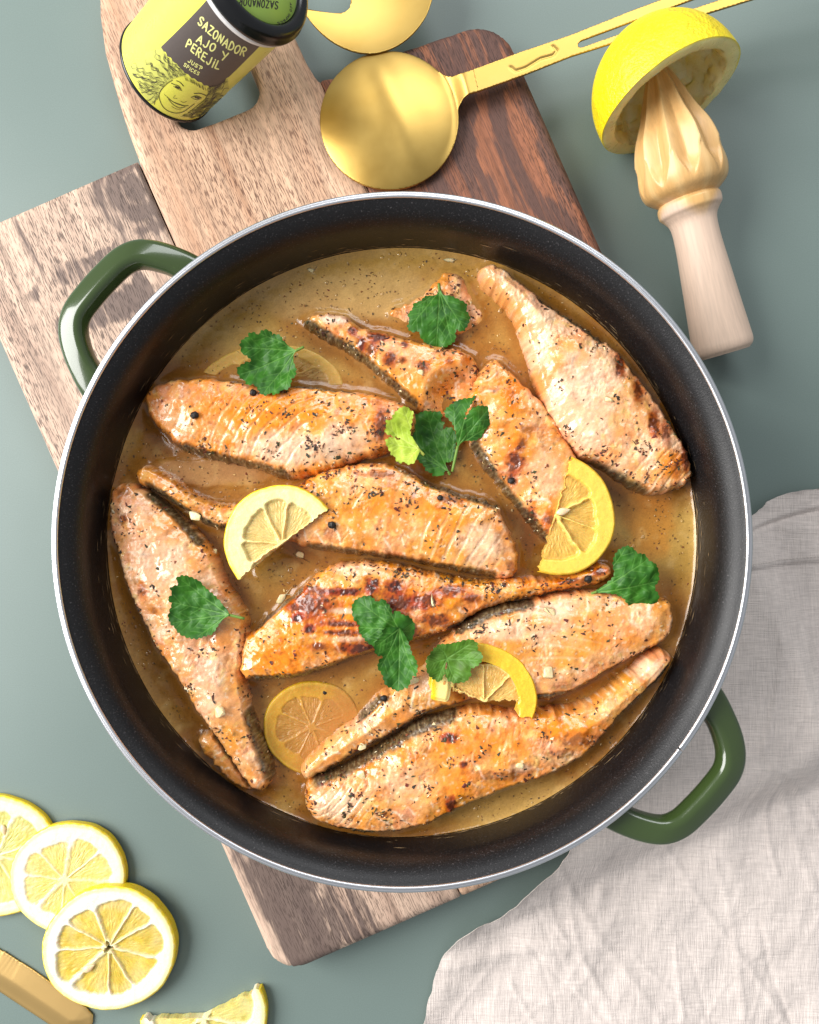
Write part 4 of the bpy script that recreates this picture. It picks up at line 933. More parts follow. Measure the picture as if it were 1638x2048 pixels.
def chunk(name, label, px_, py_, sx, sy, ang, color, mat, cat, group, seed):
    r_ = np.random.default_rng(seed); u = r_.normal(size=(16, 3)); u /= np.linalg.norm(u, axis=1)[:, None]
    s = (H - 0.071) / F; u = np.sign(u) * np.abs(u) ** 0.8 * np.array([sx, sy, 0.55 * min(sx, sy)]) * s * r_.uniform(0.75, 1.0, (16, 1))
    ca, sa = math.cos(-ang), math.sin(-ang); w = at(px_, py_, 0.071); zb = float(hm(w[0], w[1])); w = at(px_, py_, zb)
    V = np.c_[u[:, 0] * ca - u[:, 1] * sa + w[0], u[:, 0] * sa + u[:, 1] * ca + w[1], u[:, 2] + zb + 0.22 * min(sx, sy) * s]
    bm = bmesh.new(); vs = [bm.verts.new(p) for p in V]; bmesh.ops.convex_hull(bm, input=vs)
    for v in [v for v in bm.verts if not v.link_faces]: bm.verts.remove(v)
    bmesh.ops.bevel(bm, geom=list(bm.edges), offset=0.00025, segments=2, affect='EDGES', profile=0.6)
    bm.verts.index_update(); VV = np.array([v.co[:] for v in bm.verts]); FF = [[v.index for v in f.verts] for f in bm.faces]; bm.free()
    col = np.broadcast_to(color, (len(VV), 3)) * (1 + 0.12 * fbm(VV[:, 0] * 900, VV[:, 1] * 900, seed, 2))[:, None]
    return tag(mesh_obj(name, VV, FF, mat, None, col), label, cat, group)
GA = C(236, 212, 162)
for k, (gx, gy, a, b, an, lab) in enumerate([(391, 1031, 19, 12, 0.2, 'garlic bit on the tail left of the bright lemon slice'), (563, 1196, 17, 9, -0.9, 'garlic flake at the upper left edge of the charred fillet'), (600, 1110, 12, 10, 0.7, 'garlic bit under the right tip of the bright lemon slice'),
        (1096, 1346, 15, 20, -0.3, 'white garlic chunk right of the broken lemon arc'), (441, 1424, 13, 20, 0.2, 'garlic bit on the lower half of the long pale fillet'), (842, 744, 9, 8, 0.3, 'garlic crumb on the narrow spotted salmon piece'), (1218, 800, 12, 8, 0.3, 'garlic bit on the big pale pink fillet'),
        (724, 1494, 12, 10, 0.1, 'garlic bit on the pale tail beside the sunken slice'), (826, 1362, 16, 9, -0.3, 'garlic bit below the folded cilantro leaf'), (865, 1203, 5, 13, -0.2, 'long garlic sliver on the charred fillet'), (622, 541, 9, 6, 0.2, 'tiny garlic crumb floating by the upper left wall'), (900, 520, 18, 5, 0.1, 'garlic strip floating at the top wall of the pan'), (724, 1548, 13, 11, 0.4, 'garlic lump on the left end of the lowest fillet'), (1040, 1530, 12, 8, 0.2, 'garlic lump low on the lowest fillet'), (430, 1108, 12, 14, 0.5, 'garlic bit at the lower left of the bright lemon slice'), (1100, 1222, 20, 9, 0.5, 'minced garlic heap on the pale herb crusted fillet')]):
    chunk('garlic_piece', lab, gx, gy, a * 0.95, b * 0.95, an, GA * (0.92 if k % 2 else 1.0), M_GARLIC, 'garlic', 'garlic pieces in the casserole', 500 + k)
PEP = C(26, 20, 16)
for k, (gx, gy, a, lab) in enumerate([(390, 831, 8, 'peppercorn at the left end of the striped fillet'), (507, 786, 7, 'peppercorn just below the left cilantro leaf'), (1176, 1158, 8, 'peppercorn on the tail of the charred fillet'), (880, 996, 6, 'peppercorn on the central fillet'), (1124, 1032, 6, 'peppercorn on the right half lemon slice'),
        (768, 1396, 7, 'peppercorn on the pale tail above the sunken slice'), (664, 1050, 8, 'brown peppercorn right of the bright lemon slice'), (650, 1385, 5, 'peppercorn on the sauce covered lemon slice'), (1022, 962, 7, 'dark peppercorn on the charred middle piece'), (1210, 993, 6, 'red pepper crumb on the rind of the right half lemon'), (1197, 973, 5, 'red pepper crumb on the pulp edge of the right half lemon')]):
    nugget('peppercorn', lab, gx, gy, a, a * 0.92, 0, PEP if k < 9 else C(110, 26, 12), M_FLECK, 'peppercorn', 'peppercorns in the casserole', 540 + k, 0.8, 0.3)

# ================================================================== linen cloth
co = [(1240, 1010), (1330, 1040), (1420, 1045), (1505, 1026), (1540, 1000), (1590, 983), (1640, 977), (1720, 975), (1800, 985), (1800, 2200), (1500, 2210), (1100, 2200), (845, 2140), (850, 2048), (862, 1990), (872, 1950), (886, 1915), (915, 1880), (940, 1858), (965, 1848), (990, 1843), (1012, 1822), (1040, 1790), (1075, 1745), (1120, 1690), (1180, 1560), (1200, 1400), (1190, 1200)]
O = resample(smooth_closed(co, 5), 9); w = fbm(O[:, 0] / 30, O[:, 1] / 30, 700, 2); O = O + (w * 3)[:, None]
P, q, d = grid_fill([O], 4.2); x, y = P[:, 0], P[:, 1]
V = at(x, y, 0.006)
sd = board_sd(V[:, 0], V[:, 1])
zz = 0.0016 + 0.0206 * (1 - sstep(-0.001, 0.030, sd))
def crease(pts, wd, hgt):
    dd, _, _ = nearest(smooth_open(pts, 5), x, y, False); return hgt * np.exp(-(dd / wd) ** 2)
big = fbm(x / 240, y / 240, 701, 2); med = fbm((x + 0.4 * y) / 90, (y - 0.3 * x) / 190, 702, 3)
away = sstep(-0.004, 0.02, sd)
zz += away * (0.0045 * (big + 0.4).clip(0) + 0.0016 * med)
rid = 1 - np.abs(fbm((x * 0.85 + y * 0.5) / 120, (y * 0.85 - x * 0.5) / 300, 705, 2)); zz += 0.00025 * sstep(0.90, 1.0, rid) * away
for pts, wd, hgt in (([(1330, 1690), (1420, 1830), (1510, 1950), (1580, 2060)], 8, 0.0016), ([(1100, 1700), (1180, 1850), (1240, 1930), (1320, 2040)], 10, 0.0016), ([(1480, 1640), (1510, 1540), (1570, 1430)], 8, 0.0014),
                     ([(1520, 1180), (1535, 1300), (1520, 1400), (1500, 1480)], 9, 0.0022), ([(1560, 1150), (1572, 1300), (1590, 1420)], 12, 0.0014), ([(880, 1935), (960, 1925), (1060, 1900), (1130, 1905)], 16, 0.0030), ([(880, 1975), (980, 1990), (1100, 2010), (1200, 2060)], 18, 0.0028),
                     ([(1000, 1850), (1100, 1800), (1200, 1790)], 16, 0.0022), ([(1200, 1730), (1330, 1760), (1480, 1740), (1640, 1760)], 22, 0.0014), ([(1140, 1780), (1160, 1900), (1230, 2050)], 9, 0.0014), ([(1430, 1720), (1470, 1860), (1490, 2040)], 9, 0.0014), ([(1560, 1560), (1600, 1700), (1640, 1800)], 10, 0.0014)):
    zz += crease(pts, wd * 0.9, hgt * 0.42)
rr_ = np.random.default_rng(3)
for k_ in range(16):                              # sharp ironing creases
    x0_, y0_ = rr_.uniform(950, 1640), rr_.uniform(1450, 2060); an_ = rr_.uniform(0.7, 1.5); L_ = rr_.uniform(90, 260)
    p_ = [(x0_, y0_), (x0_ + L_ * .5 * math.cos(an_) + rr_.normal(0, 8), y0_ + L_ * .5 * math.sin(an_)), (x0_ + L_ * math.cos(an_), y0_ + L_ * math.sin(an_))]
    zz += crease(p_, 5.0, rr_.uniform(0.0003, 0.0007) * rr_.choice([-1, 1]))
zz += 0.0018 * np.exp(-d / 9.0) * (0.5 + pn(x / 60, y / 60, 709)).clip(0)
zz = np.maximum(zz, 0.0012)
hemy = np.interp(x, [1400, 1505, 1560, 1638, 1800], [1140, 1134, 1128, 1122, 1120])
band = (1 - sstep(-4, 3, y - hemy)) * sstep(1380, 1480, x); zz += 0.0024 * band
hem2 = np.interp(x, [1400, 1505, 1560, 1600, 1638, 1800], [1085, 1058, 1040, 1028, 1020, 1016]); zz -= 0.0020 * np.exp(-((y - hem2) / 4.5) ** 2) * sstep(1380, 1480, x); zz += 0.0007 * (1 - sstep(-3, 3, y - hem2)) * sstep(1380, 1480, x)
zz += band * 0.0010 * fbm(x / 50, y / 30, 712, 3)
V[:, 2] = zz
V2, q2, _, _ = skirt(V, q, 0, drop=0.0008)
cloth = thing('linen_napkin', (*V[:, :2].mean(0), 0), 'crumpled pale grey linen napkin under the right casserole handle', 'napkin')
mesh_obj('cloth', V2, q2[:, ::-1], M_LINEN, cloth)
# hem stitches
VV, FF = [], []
tree_pts = V
def cloth_z(px_, py_):
    k_ = np.argmin((x - px_) ** 2 + (y - py_) ** 2); return V[k_, 2]
for sx_ in np.arange(1440, 1700, 7.0):
    sy_ = float(np.interp(sx_, [1400, 1505, 1560, 1638, 1800], [1140, 1134, 1128, 1122, 1120])) - 9
    z1 = cloth_z(sx_, sy_) + 0.00035; b = len(VV)
    for dx, dy, dz in ((0, -0.8, 0), (4.2, -0.9, 0), (4.2, 0.7, 0), (0, 0.8, 0), (2.1, 0, 0.0002)):
        VV.append(at(sx_ + dx, sy_ + dy, 0.006)[:2].tolist() + [z1 + dz])
    for j in range(4): FF.append([b + j, b + (j + 1) % 4, b + 4])
st = mesh_obj('hem_stitching', VV, FF, simple('linen_thread', C(206, 196, 188), 0.9, bump=0), cloth, smooth=False); st['kind'] = 'stuff'

# ================================================================== brass ladle, slotted spoon, knife
def dome_plate(O, zref, heightf, step, thick, hole_loops=()):
    P, q, d = grid_fill([O] + list(hole_loops), step)
    V = at(P[:, 0], P[:, 1], zref); V[:, 2] = heightf(P[:, 0], P[:, 1], d)
    e = boundary_edges(q); u, inv = np.unique(e, return_inverse=True); inv = inv.reshape(e.shape); n = len(V)
    B = V.copy(); B[:, 2] -= thick
    side = np.stack([e[:, 1], e[:, 0], e[:, 0] + n, e[:, 1] + n], -1)
    return np.vstack([V, B]), np.vstack([q[:, ::-1], q + n, side[:, ::-1]])
lad = thing('brass_ladle', (*at(778, 232, ZB)[:2], ZB), 'round flat brass spoon lying on the cutting board with open loop handle', 'serving spoon')
LC = (778.0, 232.0); LR = 140.0
hd = [(LC[0] + LR * math.cos(a), LC[1] + LR * math.sin(a)) for a in np.radians(np.arange(-8, -8 + 330, 6))]
# opening of the circle towards the neck
hd = [(LC[0] + LR * math.cos(math.radians(a)), LC[1] + LR * math.sin(math.radians(a))) for a in range(-8, 308, 5)] + [(872, 128), (888, 141), (904, 148), (920, 149), (934, 146.5), (946.5, 142.2), (956.5, 184.8), (938, 190), (926, 196), (919, 206)]
hd = resample(np.array(hd, float), 2.5)
def ladz(x, y, d):
    r = np.hypot(x - LC[0], y - LC[1]) / LR
    dome = np.where(r < 1, (1 - r ** 2), 0)
    ridge = 0.0006 * np.exp(-((x - 800 - 0.35 * (y - 232)) / 26) ** 2) * (r < 1) * (1 - np.clip(r, 0, 1) ** 2)
    nk = sstep(0.90, 1.20, r) * sstep(870, 935, x)
    return ZB + 0.0044 + 0.0048 * dome ** 0.9 + ridge * 1.6 + 0.0056 * nk + 0.010 * sstep(980, 1800, x) + 0.00012 * fbm(x / 90, y / 90, 800, 2) * (1 - nk)
V, f = dome_plate(hd, 0.0285, ladz, 2.4, 0.0014); mesh_obj('bowl', V, f, M_BRASS, lad)
ZH = 0.030
hdl = [(946, 142.4), (1040, 108), (1140, 76), (1260, 32), (1380, -8), (1500, -52), (1640, -100), (1740, -118), (1820, -104), (1850, -70), (1810, -40), (1720, -18), (1560, 2), (1420, 40), (1280, 78), (1140, 118), (1050, 152), (956, 185)]
slot = [(1152, 97), (1158, 88), (1270, 50), (1400, 8), (1520, -34), (1650, -76), (1740, -92), (1800, -84), (1808, -64), (1770, -52), (1690, -36), (1540, -12), (1420, 22), (1290, 60), (1170, 99), (1158, 103)]
def hz_(x, y, d): return ladz(x, y, d) + 0.0003 * np.exp(-(np.abs(nearest(np.array([(1020, 138), (1030, 146), (1050, 140), (1080, 122), (1105, 116), (1112, 106), (1104, 98)], float), x, y, False)[0]) / 2.0) ** 2) * -1.2
V, f = dome_plate(resample(np.array(hdl, float), 2), 0.0285, hz_, 2.2, 0.0014, [resample(np.array(slot, float), 5)])
mesh_obj('handle', V, f, M_BRASS, lad)

sp = thing('slotted_spoon', (*at(735, -10, ZB)[:2], ZB), 'brass slotted serving spoon head at the top picture edge', 'serving spoon')
so = [(608, 27), (640, 27), (676, 27), (694, 20), (701, 5), (700, -30), (690, -70), (720, -150), (755, -170), (770, -160), (820, -150), (866, -60), (870, -20), (862, 12), (850, 42), (826, 74), (796, 98), (762, 112), (735, 115), (700, 108), (664, 90), (636, 66), (618, 44)]
so = resample(smooth_closed(so, 4), 4)
def spz(x, y, d):
    r = np.hypot(x - 738, y + 20) / 140; return ZB + 0.0062 - 0.0050 * (1 - np.clip(r, 0, 1.1) ** 2)
V, f = dome_plate(so, 0.0225, spz, 3, 0.0011); mesh_obj('head', V, f, M_BRASS, sp)
V, f = dome_plate(resample(np.array([(752, -168), (772, -160), (860, -420), (836, -430)], float), 6), 0.0235, lambda x, y, d: 0.0232 + 0 * x, 4, 0.0015); mesh_obj('handle', V, f, M_BRASS, sp)

kn = thing('brass_knife', (*at(60, 1975, 0)[:2], 0), 'brass butter knife tip poking in at the bottom left corner', 'knife')
ko = [(-160, 1800), (-60, 1866), (0, 1906)] + [(6 + 3.2 * i, 1908 + 2.1 * i + (0.9 if i % 2 else -0.9)) for i in range(11)] + [(60, 1942), (130, 1991), (168, 2018), (183, 2034), (182, 2052), (160, 2072), (130, 2078), (100, 2056), (0, 1990), (-120, 1916), (-190, 1870)]
def knz(x, y, d): return 0.0016 + 0.0014 * sstep(0, 40, d) - 0.0004 * (1 - sstep(0, 4, d))
V, f = dome_plate(resample(np.array(ko, float), 3), 0.003, knz, 2.4, 0.0010); V[:, 2] = np.maximum(V[:, 2], 0.0003)
M_BRASS2 = simple('satin_pale_brass', C(236, 196, 128), 0.40, 1.0, nscale=50, namp=0.04, bump=0.03)
mesh_obj('blade', V, f, M_BRASS2, kn)

# ================================================================== wooden reamer and squeezed lemon half
pe = at(1449, 708, 0.0155); ptip = at(1312, 128, 0.033)
ax = pe - ptip; LEN = float(np.linalg.norm(ax)); ax /= LEN
def frame(a):
    a = np.asarray(a, float); t = np.array([0, 0, 1.0]) if abs(a[2]) < .9 else np.array([1.0, 0, 0]); e1 = np.cross(t, a); e1 /= np.linalg.norm(e1); return e1, np.cross(a, e1)
ex1, ex2 = frame(ax)
rp = [(0.000, 0.0004), (0.012, 0.0035), (0.05, 0.0068), (0.10, 0.0098), (0.17, 0.0136), (0.24, 0.0182), (0.31, 0.0206), (0.36, 0.0214), (0.395, 0.0209), (0.425, 0.0192), (0.445, 0.0160), (0.452, 0.0146), (0.456, 0.0140), (0.462, 0.0146), (0.470, 0.0150), (0.485, 0.0150), (0.497, 0.0146), (0.510, 0.0130), (0.530, 0.0113), (0.560, 0.0107), (0.62, 0.0109), (0.72, 0.0119), (0.84, 0.0131), (0.94, 0.0142), (0.968, 0.0144), (0.985, 0.0138), (0.995, 0.0124), (1.0, 0.0106), (1.0, 0.0001)]
rp = smooth_open(rp, 11); segs = 234
tt = rp[:, 0]; rr0 = np.maximum(rp[:, 1], 1e-5); th = np.arange(segs) * 2 * math.pi / segs
fl = (sstep(0.0, 0.06, tt) * (1 - sstep(0.33, 0.425, tt)))
saw = np.abs(((th[None, :] * 9 / (2 * math.pi)) % 1.0) - 0.5) * 2      # 0 at groove centre, 1 at ridge
lobe = 1 - fl[:, None] * 0.21 * (1 - saw ** 1.3)
Rr = rr0[:, None] * lobe
# V-shaped ends of the flutes
cut = sstep(0.30 + 0.12 * (1 - saw), 0.31 + 0.12 * (1 - saw), tt[:, None] + 0 * th[None, :]); Rr = Rr * (1 - cut) + rr0[:, None] * (1 - fl[:, None] * 0.05) * cut
V = (ptip + tt[:, None, None] * LEN * ax + Rr[..., None] * (np.cos(th)[None, :, None] * ex1 + np.sin(th)[None, :, None] * ex2)).reshape(-1, 3)
n = len(tt); i, j = np.meshgrid(np.arange(n - 1), np.arange(segs), indexing='ij'); j2 = (j + 1) % segs
q = np.stack([i * segs + j, i * segs + j2, (i + 1) * segs + j2, (i + 1) * segs + j], -1).reshape(-1, 4)
wet = np.repeat(1 - sstep(0.44, 0.50, tt + 0), segs) ; wetn = np.clip(wet + 0.0, 0, 1)
wob = 0.03 * np.tile(np.sin(3 * th), n); wetn = 1 - sstep(0.46, 0.515, np.repeat(tt, segs) + wob)
c = mix(C(222, 194, 172), C(218, 172, 110), wetn); c = mix(c, C(236, 200, 142), 0.5 * wetn * np.tile(sstep(0.5, 1, saw[0] if saw.ndim > 1 else saw), n))
lr = thing('lemon_reamer', (*pe[:2], 0), 'pale wooden lemon reamer lying on the table, head inside a lemon half', 'reamer')
# object axes follow the wood grain
R3 = Matrix(((ex1[0], ex2[0], ax[0]), (ex1[1], ex2[1], ax[1]), (ex1[2], ex2[2], ax[2])))
loc = np.stack([(V - pe) @ ex1, (V - pe) @ ex2, (V - pe) @ ax], -1)
def rea(name, k0, k1):
    m = (i >= k0) & (i < k1); qq = q.reshape(n - 1, segs, 4)[k0:k1].reshape(-1, 4); us, inv = np.unique(qq, return_inverse=True)
    o = mesh_obj(name, loc[us] + np.array(lr['_o']), inv.reshape(-1, 4), M_BEECH, lr, c[us], extra={'Rough': 0.6 - 0.26 * wetn[us]})
    o.rotation_euler = R3.to_euler(); o.location = Vector(pe) - Vector(lr['_o'])
ks = int(np.argmin(np.abs(tt - 0.456))); rea('ribbed_head', 0, ks); rea('handle', ks, n - 1)

lc = at(1339, 199, 0.0345); E = math.radians(10)
on = np.array([0.42 * math.cos(E), -0.905 * math.cos(E), math.sin(E)]); on /= np.linalg.norm(on)     # the way the cut opens
l1, l2 = frame(on)
RL = 0.0343; DL = 0.0385
pr = []; pc = []; kind = []
for a in np.linspace(0, 90, 40):                # outside, apex to rim
    a_ = math.radians(a); nip = 0.0016 * math.exp(-(a / 9.0) ** 2); pr.append((RL * math.sin(a_), -(DL * math.cos(a_) ** 0.92 if a < 90 else 0) - nip)); kind.append(0)
for t in np.linspace(0, 1, 8)[1:]: pr.append((RL - 0.0064 * t, 0.0006 * math.sin(math.pi * t))); kind.append(1)
for t in np.linspace(0, 1, 30)[1:]:
    a_ = math.radians(90 * (1 - t)); pr.append(((RL - 0.0064) * math.sin(a_) ** 0.8, -0.026 * math.cos(a_))); kind.append(2)
pr = np.array(pr); kind = np.array(kind); pr[:, 0] = np.maximum(pr[:, 0], 1e-5)
segs = 140; th = np.arange(segs) * 2 * math.pi / segs; K = np.repeat(kind, segs); Tn = np.tile(th, len(pr)); Sx = np.repeat(np.arange(len(pr)), segs)
rad = np.repeat(pr[:, 0], segs); hz2 = np.repeat(pr[:, 1], segs)
nf = fbm(Tn * 3.2 + 9, hz2 * 260, 901, 3); nfine = fbm(np.cos(Tn) * rad * 900, np.sin(Tn) * rad * 900 + hz2 * 700, 902, 3)
rad = rad * (1 + 0.012 * np.sin(2 * Tn + 1) + np.where(K == 0, 0.004 * nfine, 0) + np.where(K == 2, 0.10 * nf + 0.05 * np.sin(9 * Tn), 0) + np.where(K == 1, 0.006 * nf, 0))
hz2 = hz2 + np.where(K == 2, 0.0034 * nf, 0) + np.where(K == 1, 0.0008 * nf, 0) + np.where(K == 0, 0.0004 * np.sin(3 * Tn) * (rad / RL) ** 4, 0)
V = lc + hz2[:, None] * on + rad[:, None] * (np.cos(Tn)[:, None] * l1 + np.sin(Tn)[:, None] * l2)
c = np.zeros((len(V), 3)); c[K == 0] = C(246, 216, 12); c[K == 1] = C(244, 226, 150); c[K == 2] = C(236, 208, 128)
c = np.where((K == 0)[:, None], mix(C(246, 214, 8), C(248, 226, 34), np.clip(.5 + nfine, 0, 1)), c)
c = np.where((K == 2)[:, None], mix(C(246, 220, 120), C(253, 244, 196), np.clip(.5 + 1.2 * nf + .3 * np.sin(9 * Tn), 0, 1)), c)
i, j = np.meshgrid(np.arange(len(pr) - 1), np.arange(segs), indexing='ij'); j2 = (j + 1) % segs
q = np.stack([i * segs + j, i * segs + j2, (i + 1) * segs + j2, (i + 1) * segs + j], -1).reshape(-1, 4)
lh = thing('squeezed_lemon_half', (lc[0], lc[1], 0), 'bright yellow squeezed lemon half stuck on the wooden reamer', 'lemon')
i_all = len(pr); 
def lempart(name, lo, hi, mt=M_LEMON):
    qq = q.reshape(len(pr) - 1, segs, 4)[lo:hi].reshape(-1, 4); us, inv = np.unique(qq, return_inverse=True)
    return mesh_obj(name, V[us], inv.reshape(-1, 4), mt, lh, c[us])
M_RIND = painted('lemon_rind', 0.36, 750, 0.05, 0.75, 0.0009, 0.06, Subsurface_Weight=0.1, Subsurface_Scale=0.003)
lempart('rind', 0, 39, M_RIND); lempart('pith_and_pulp', 39, len(pr) - 1)

# ================================================================== seasoning can
phi = math.radians(7.0); E = math.radians(47.1)
a = np.array([math.cos(E) * math.cos(phi), math.cos(E) * math.sin(phi), math.sin(E)])
CB = at(336.4, 141.6, 0.0282); CR = 0.0238; CHh = 0.0729
can = thing('seasoning_can', (CB[0], CB[1], ZB), 'lime yellow seasoning can with black lid tilted in the board handle hole', 'can')
eye = np.array([0, 0, H])
mid_ = CB + a * 0.035; vd = eye - mid_; vd = vd - a * vd.dot(a); vd /= np.linalg.norm(vd); sd_ = np.cross(a, vd)       # facing us / to the reader's right
def cyl(theta, t, r): return CB + a * np.asarray(t)[..., None] + (np.cos(theta)[..., None] * vd + np.sin(theta)[..., None] * sd_) * np.asarray(r)[..., None]
def lathe_can(profile, segs=128):
    P = np.array(profile, float); th = np.arange(segs) * 2 * math.pi / segs; T, I = np.meshgrid(th, np.arange(len(P)))
    V = cyl(T.ravel(), P[I.ravel(), 1], P[I.ravel(), 0])
    i, j = np.meshgrid(np.arange(len(P) - 1), np.arange(segs), indexing='ij'); j2 = (j + 1) % segs
    return V, np.stack([i * segs + j, i * segs + j2, (i + 1) * segs + j2, (i + 1) * segs + j], -1).reshape(-1, 4), T.ravel(), P[I.ravel()]
V, q, T, PP = lathe_can([(CR, 0.0012)] + [(CR, t) for t in np.linspace(0.004, CHh - 0.0025, 14)])
mesh_obj('printed_sleeve', V, q, M_CANPAPER, can, np.broadcast_to(C(232, 230, 92), (len(V), 3)))
V, q, _, _ = lathe_can([(0.0001, 0.0010), (CR - 0.003, 0.0010), (CR - 0.002, -0.0004), (CR + 0.0002, -0.0006), (CR + 0.0006, 0.0002), (CR + 0.0005, 0.0013), (CR, 0.0016)]); mesh_obj('base_rim', V, q, M_BLACKPL, can)
V, q, _, _ = lathe_can([(CR, CHh - 0.0028), (CR + 0.0010, CHh - 0.0026), (CR + 0.0012, CHh - 0.0002), (CR, CHh)]); mesh_obj('collar', V, q, M_WHITEPL, can)
t0 = CHh
V, q, _, _ = lathe_can([(CR, t0 - 0.0002), (CR + 0.0012, t0), (CR + 0.0024, t0 + 0.001), (CR + 0.0026, t0 + 0.0026), (CR + 0.0019, t0 + 0.0034), (CR + 0.0019, t0 + 0.0052), (CR + 0.0012, t0 + 0.0066), (CR - 0.0002, t0 + 0.0074), (CR - 0.0022, t0 + 0.0074), (CR - 0.0034, t0 + 0.0068), (CR - 0.0038, t0 + 0.0058), (CR - 0.0040, t0 + 0.0054), (0.0001, t0 + 0.0054)]); mesh_obj('lid', V, q, M_BLACKPL, can)
TL = t0 + 0.0057
V, q, _, _ = lathe_can([(0.0001, TL), (CR - 0.0042, TL), (CR - 0.0042, TL - 0.0002)]); lidp = mesh_obj('lid_label', V, q, M_LIMELID, can)

def to_cyl(P, r):
    """print traced in photograph pixels -> angle / height on the can's side"""
    P = np.asarray(P, float); d = np.stack([(P[:, 0] - CX) / F, -(P[:, 1] - CY) / F, -np.ones(len(P))], -1)
    o = eye - CB; dp = d - (d @ a)[:, None] * a; op = o - a * o.dot(a)
    A = (dp ** 2).sum(1); B = 2 * dp @ op; Cc = op @ op - r * r; disc = np.maximum(B * B - 4 * A * Cc, 0)
    s_ = (-B - np.sqrt(disc)) / (2 * A); hit = eye + d * s_[:, None]; rel = hit - CB
    return np.arctan2(rel @ sd_, rel @ vd), rel @ a
def to_lid(P, t):
    P = np.asarray(P, float); d = np.stack([(P[:, 0] - CX) / F, -(P[:, 1] - CY) / F, -np.ones(len(P))], -1)
    pt = CB + a * t; s_ = ((pt - eye) @ a) / (d @ a); return eye + d * s_[:, None]
def ribbon(P, w):
    P = np.asarray(P, float); T = np.gradient(P, axis=0); T /= np.linalg.norm(T, axis=1)[:, None] + 1e-9; Nn = np.stack([-T[:, 1], T[:, 0]], -1)
    ww = np.broadcast_to(np.asarray(w, float), (len(P),))
    capA = P[0] - T[0] * ww[0] * 0.45; capB = P[-1] + T[-1] * ww[-1] * 0.45
    L = np.vstack([capA + Nn[0] * ww[0] * .25, P + Nn * ww[:, None] / 2, capB + Nn[-1] * ww[-1] * .25]); Rr_ = np.vstack([capA - Nn[0] * ww[0] * .25, P - Nn * ww[:, None] / 2, capB - Nn[-1] * ww[-1] * .25])
    m = len(L); return np.vstack([L, Rr_]), np.array([[k, k + 1, m + k + 1, m + k] for k in range(m - 1)])
class Print:
    def __init__(s): s.V = []; s.F = []; s.n = 0; s.k = 0
    def add(s, P, w, mode='cyl', lift=0.00012):
        A, q = ribbon(P, w); s.k += 1; l = lift + s.k * 4e-7
        if mode == 'cyl':
            th, t = to_cyl(A, CR); X = cyl(th, t, np.full(len(t), CR + l))
        else: X = to_lid(A, TL + l)
        s.V.append(X); s.F += (q + s.n).tolist(); s.n += len(X)
    def done(s, name, mat, parent=can): return mesh_obj(name, np.vstack(s.V), s.F, mat, parent, smooth=False)
cz = lambda pts: np.array(pts, float) / 4.095 + [220, 0]
# brown panel with a hair-shaped lower edge
pan_px = cz([(815, -25), (850, 20), (960, 140), (1060, 225), (1160, 290), (1258, 345), (1170, 435), (1060, 545), (975, 628), (950, 640), (935, 680), (900, 690), (880, 722), (850, 716), (820, 720), (800, 698), (770, 700), (748, 672), (720, 668), (690, 640), (668, 640), (640, 606), (612, 600), (596, 572), (560, 545), (548, 520), (515, 505), (500, 470), (470, 462), (458, 425), (432, 418), (418, 384), (520, 285), (640, 165), (740, 60)])
O = resample(pan_px, 1.5); P, q, d = grid_fill([O], 1.8); th, t = to_cyl(P, CR); t = np.minimum(t, CHh - 0.0029); V = cyl(th, t, np.full(len(t), CR + 0.00008)); mesh_obj('label_panel', V, q[:, ::-1], M_PANEL, can)
# hand lettering
GL = {'S': [[(.9, .85), (.6, 1), (.2, .9), (.1, .7), (.4, .52), (.8, .38), (.85, .15), (.5, 0), (.08, .12)]], 'A': [[(0, 0), (.48, 1), (1, 0)], [(.2, .35), (.8, .35)]], 'Z': [[(.05, .95), (.95, 1), (.05, .02), (1, .05)]],
      'O': [[(.5, 1), (.12, .8), (.05, .4), (.3, .03), (.7, .05), (.95, .45), (.85, .85), (.5, 1)]], 'N': [[(.05, 0), (.1, 1), (.88, .02), (.92, 1)]], 'D': [[(.1, 0), (.1, 1), (.7, .85), (.95, .5), (.7, .12), (.1, 0)]],
      'R': [[(.1, 0), (.1, 1), (.75, .95), (.8, .65), (.15, .5)], [(.4, .5), (.9, 0)]], 'J': [[(.8, 1), (.8, .25), (.5, 0), (.1, .15)]], 'Y': [[(.05, 1), (.5, .5)], [(.98, 1), (.3, -.1)]], 'P': [[(.15, 0), (.15, 1), (.8, .9), (.85, .6), (.2, .42)]],
      'E': [[(.9, 1), (.12, .97), (.12, .03), (.92, 0)], [(.12, .5), (.75, .52)]], 'I': [[(.5, 0), (.5, .75)], [(.5, .97), (.52, 1.02)]], 'L': [[(.15, 1), (.12, 0), (.9, .03)]], 'U': [[(.08, 1), (.12, .2), (.5, 0), (.85, .2), (.9, 1)]], 'T': [[(.05, .97), (.95, 1)], [(.5, .97), (.48, 0)]], 'C': [[(.9, .85), (.5, 1), (.1, .6), (.2, .15), (.6, 0), (.92, .15)]], 'M': [[(.02, 0), (.12, 1), (.5, .35), (.88, 1), (.98, 0)]]}
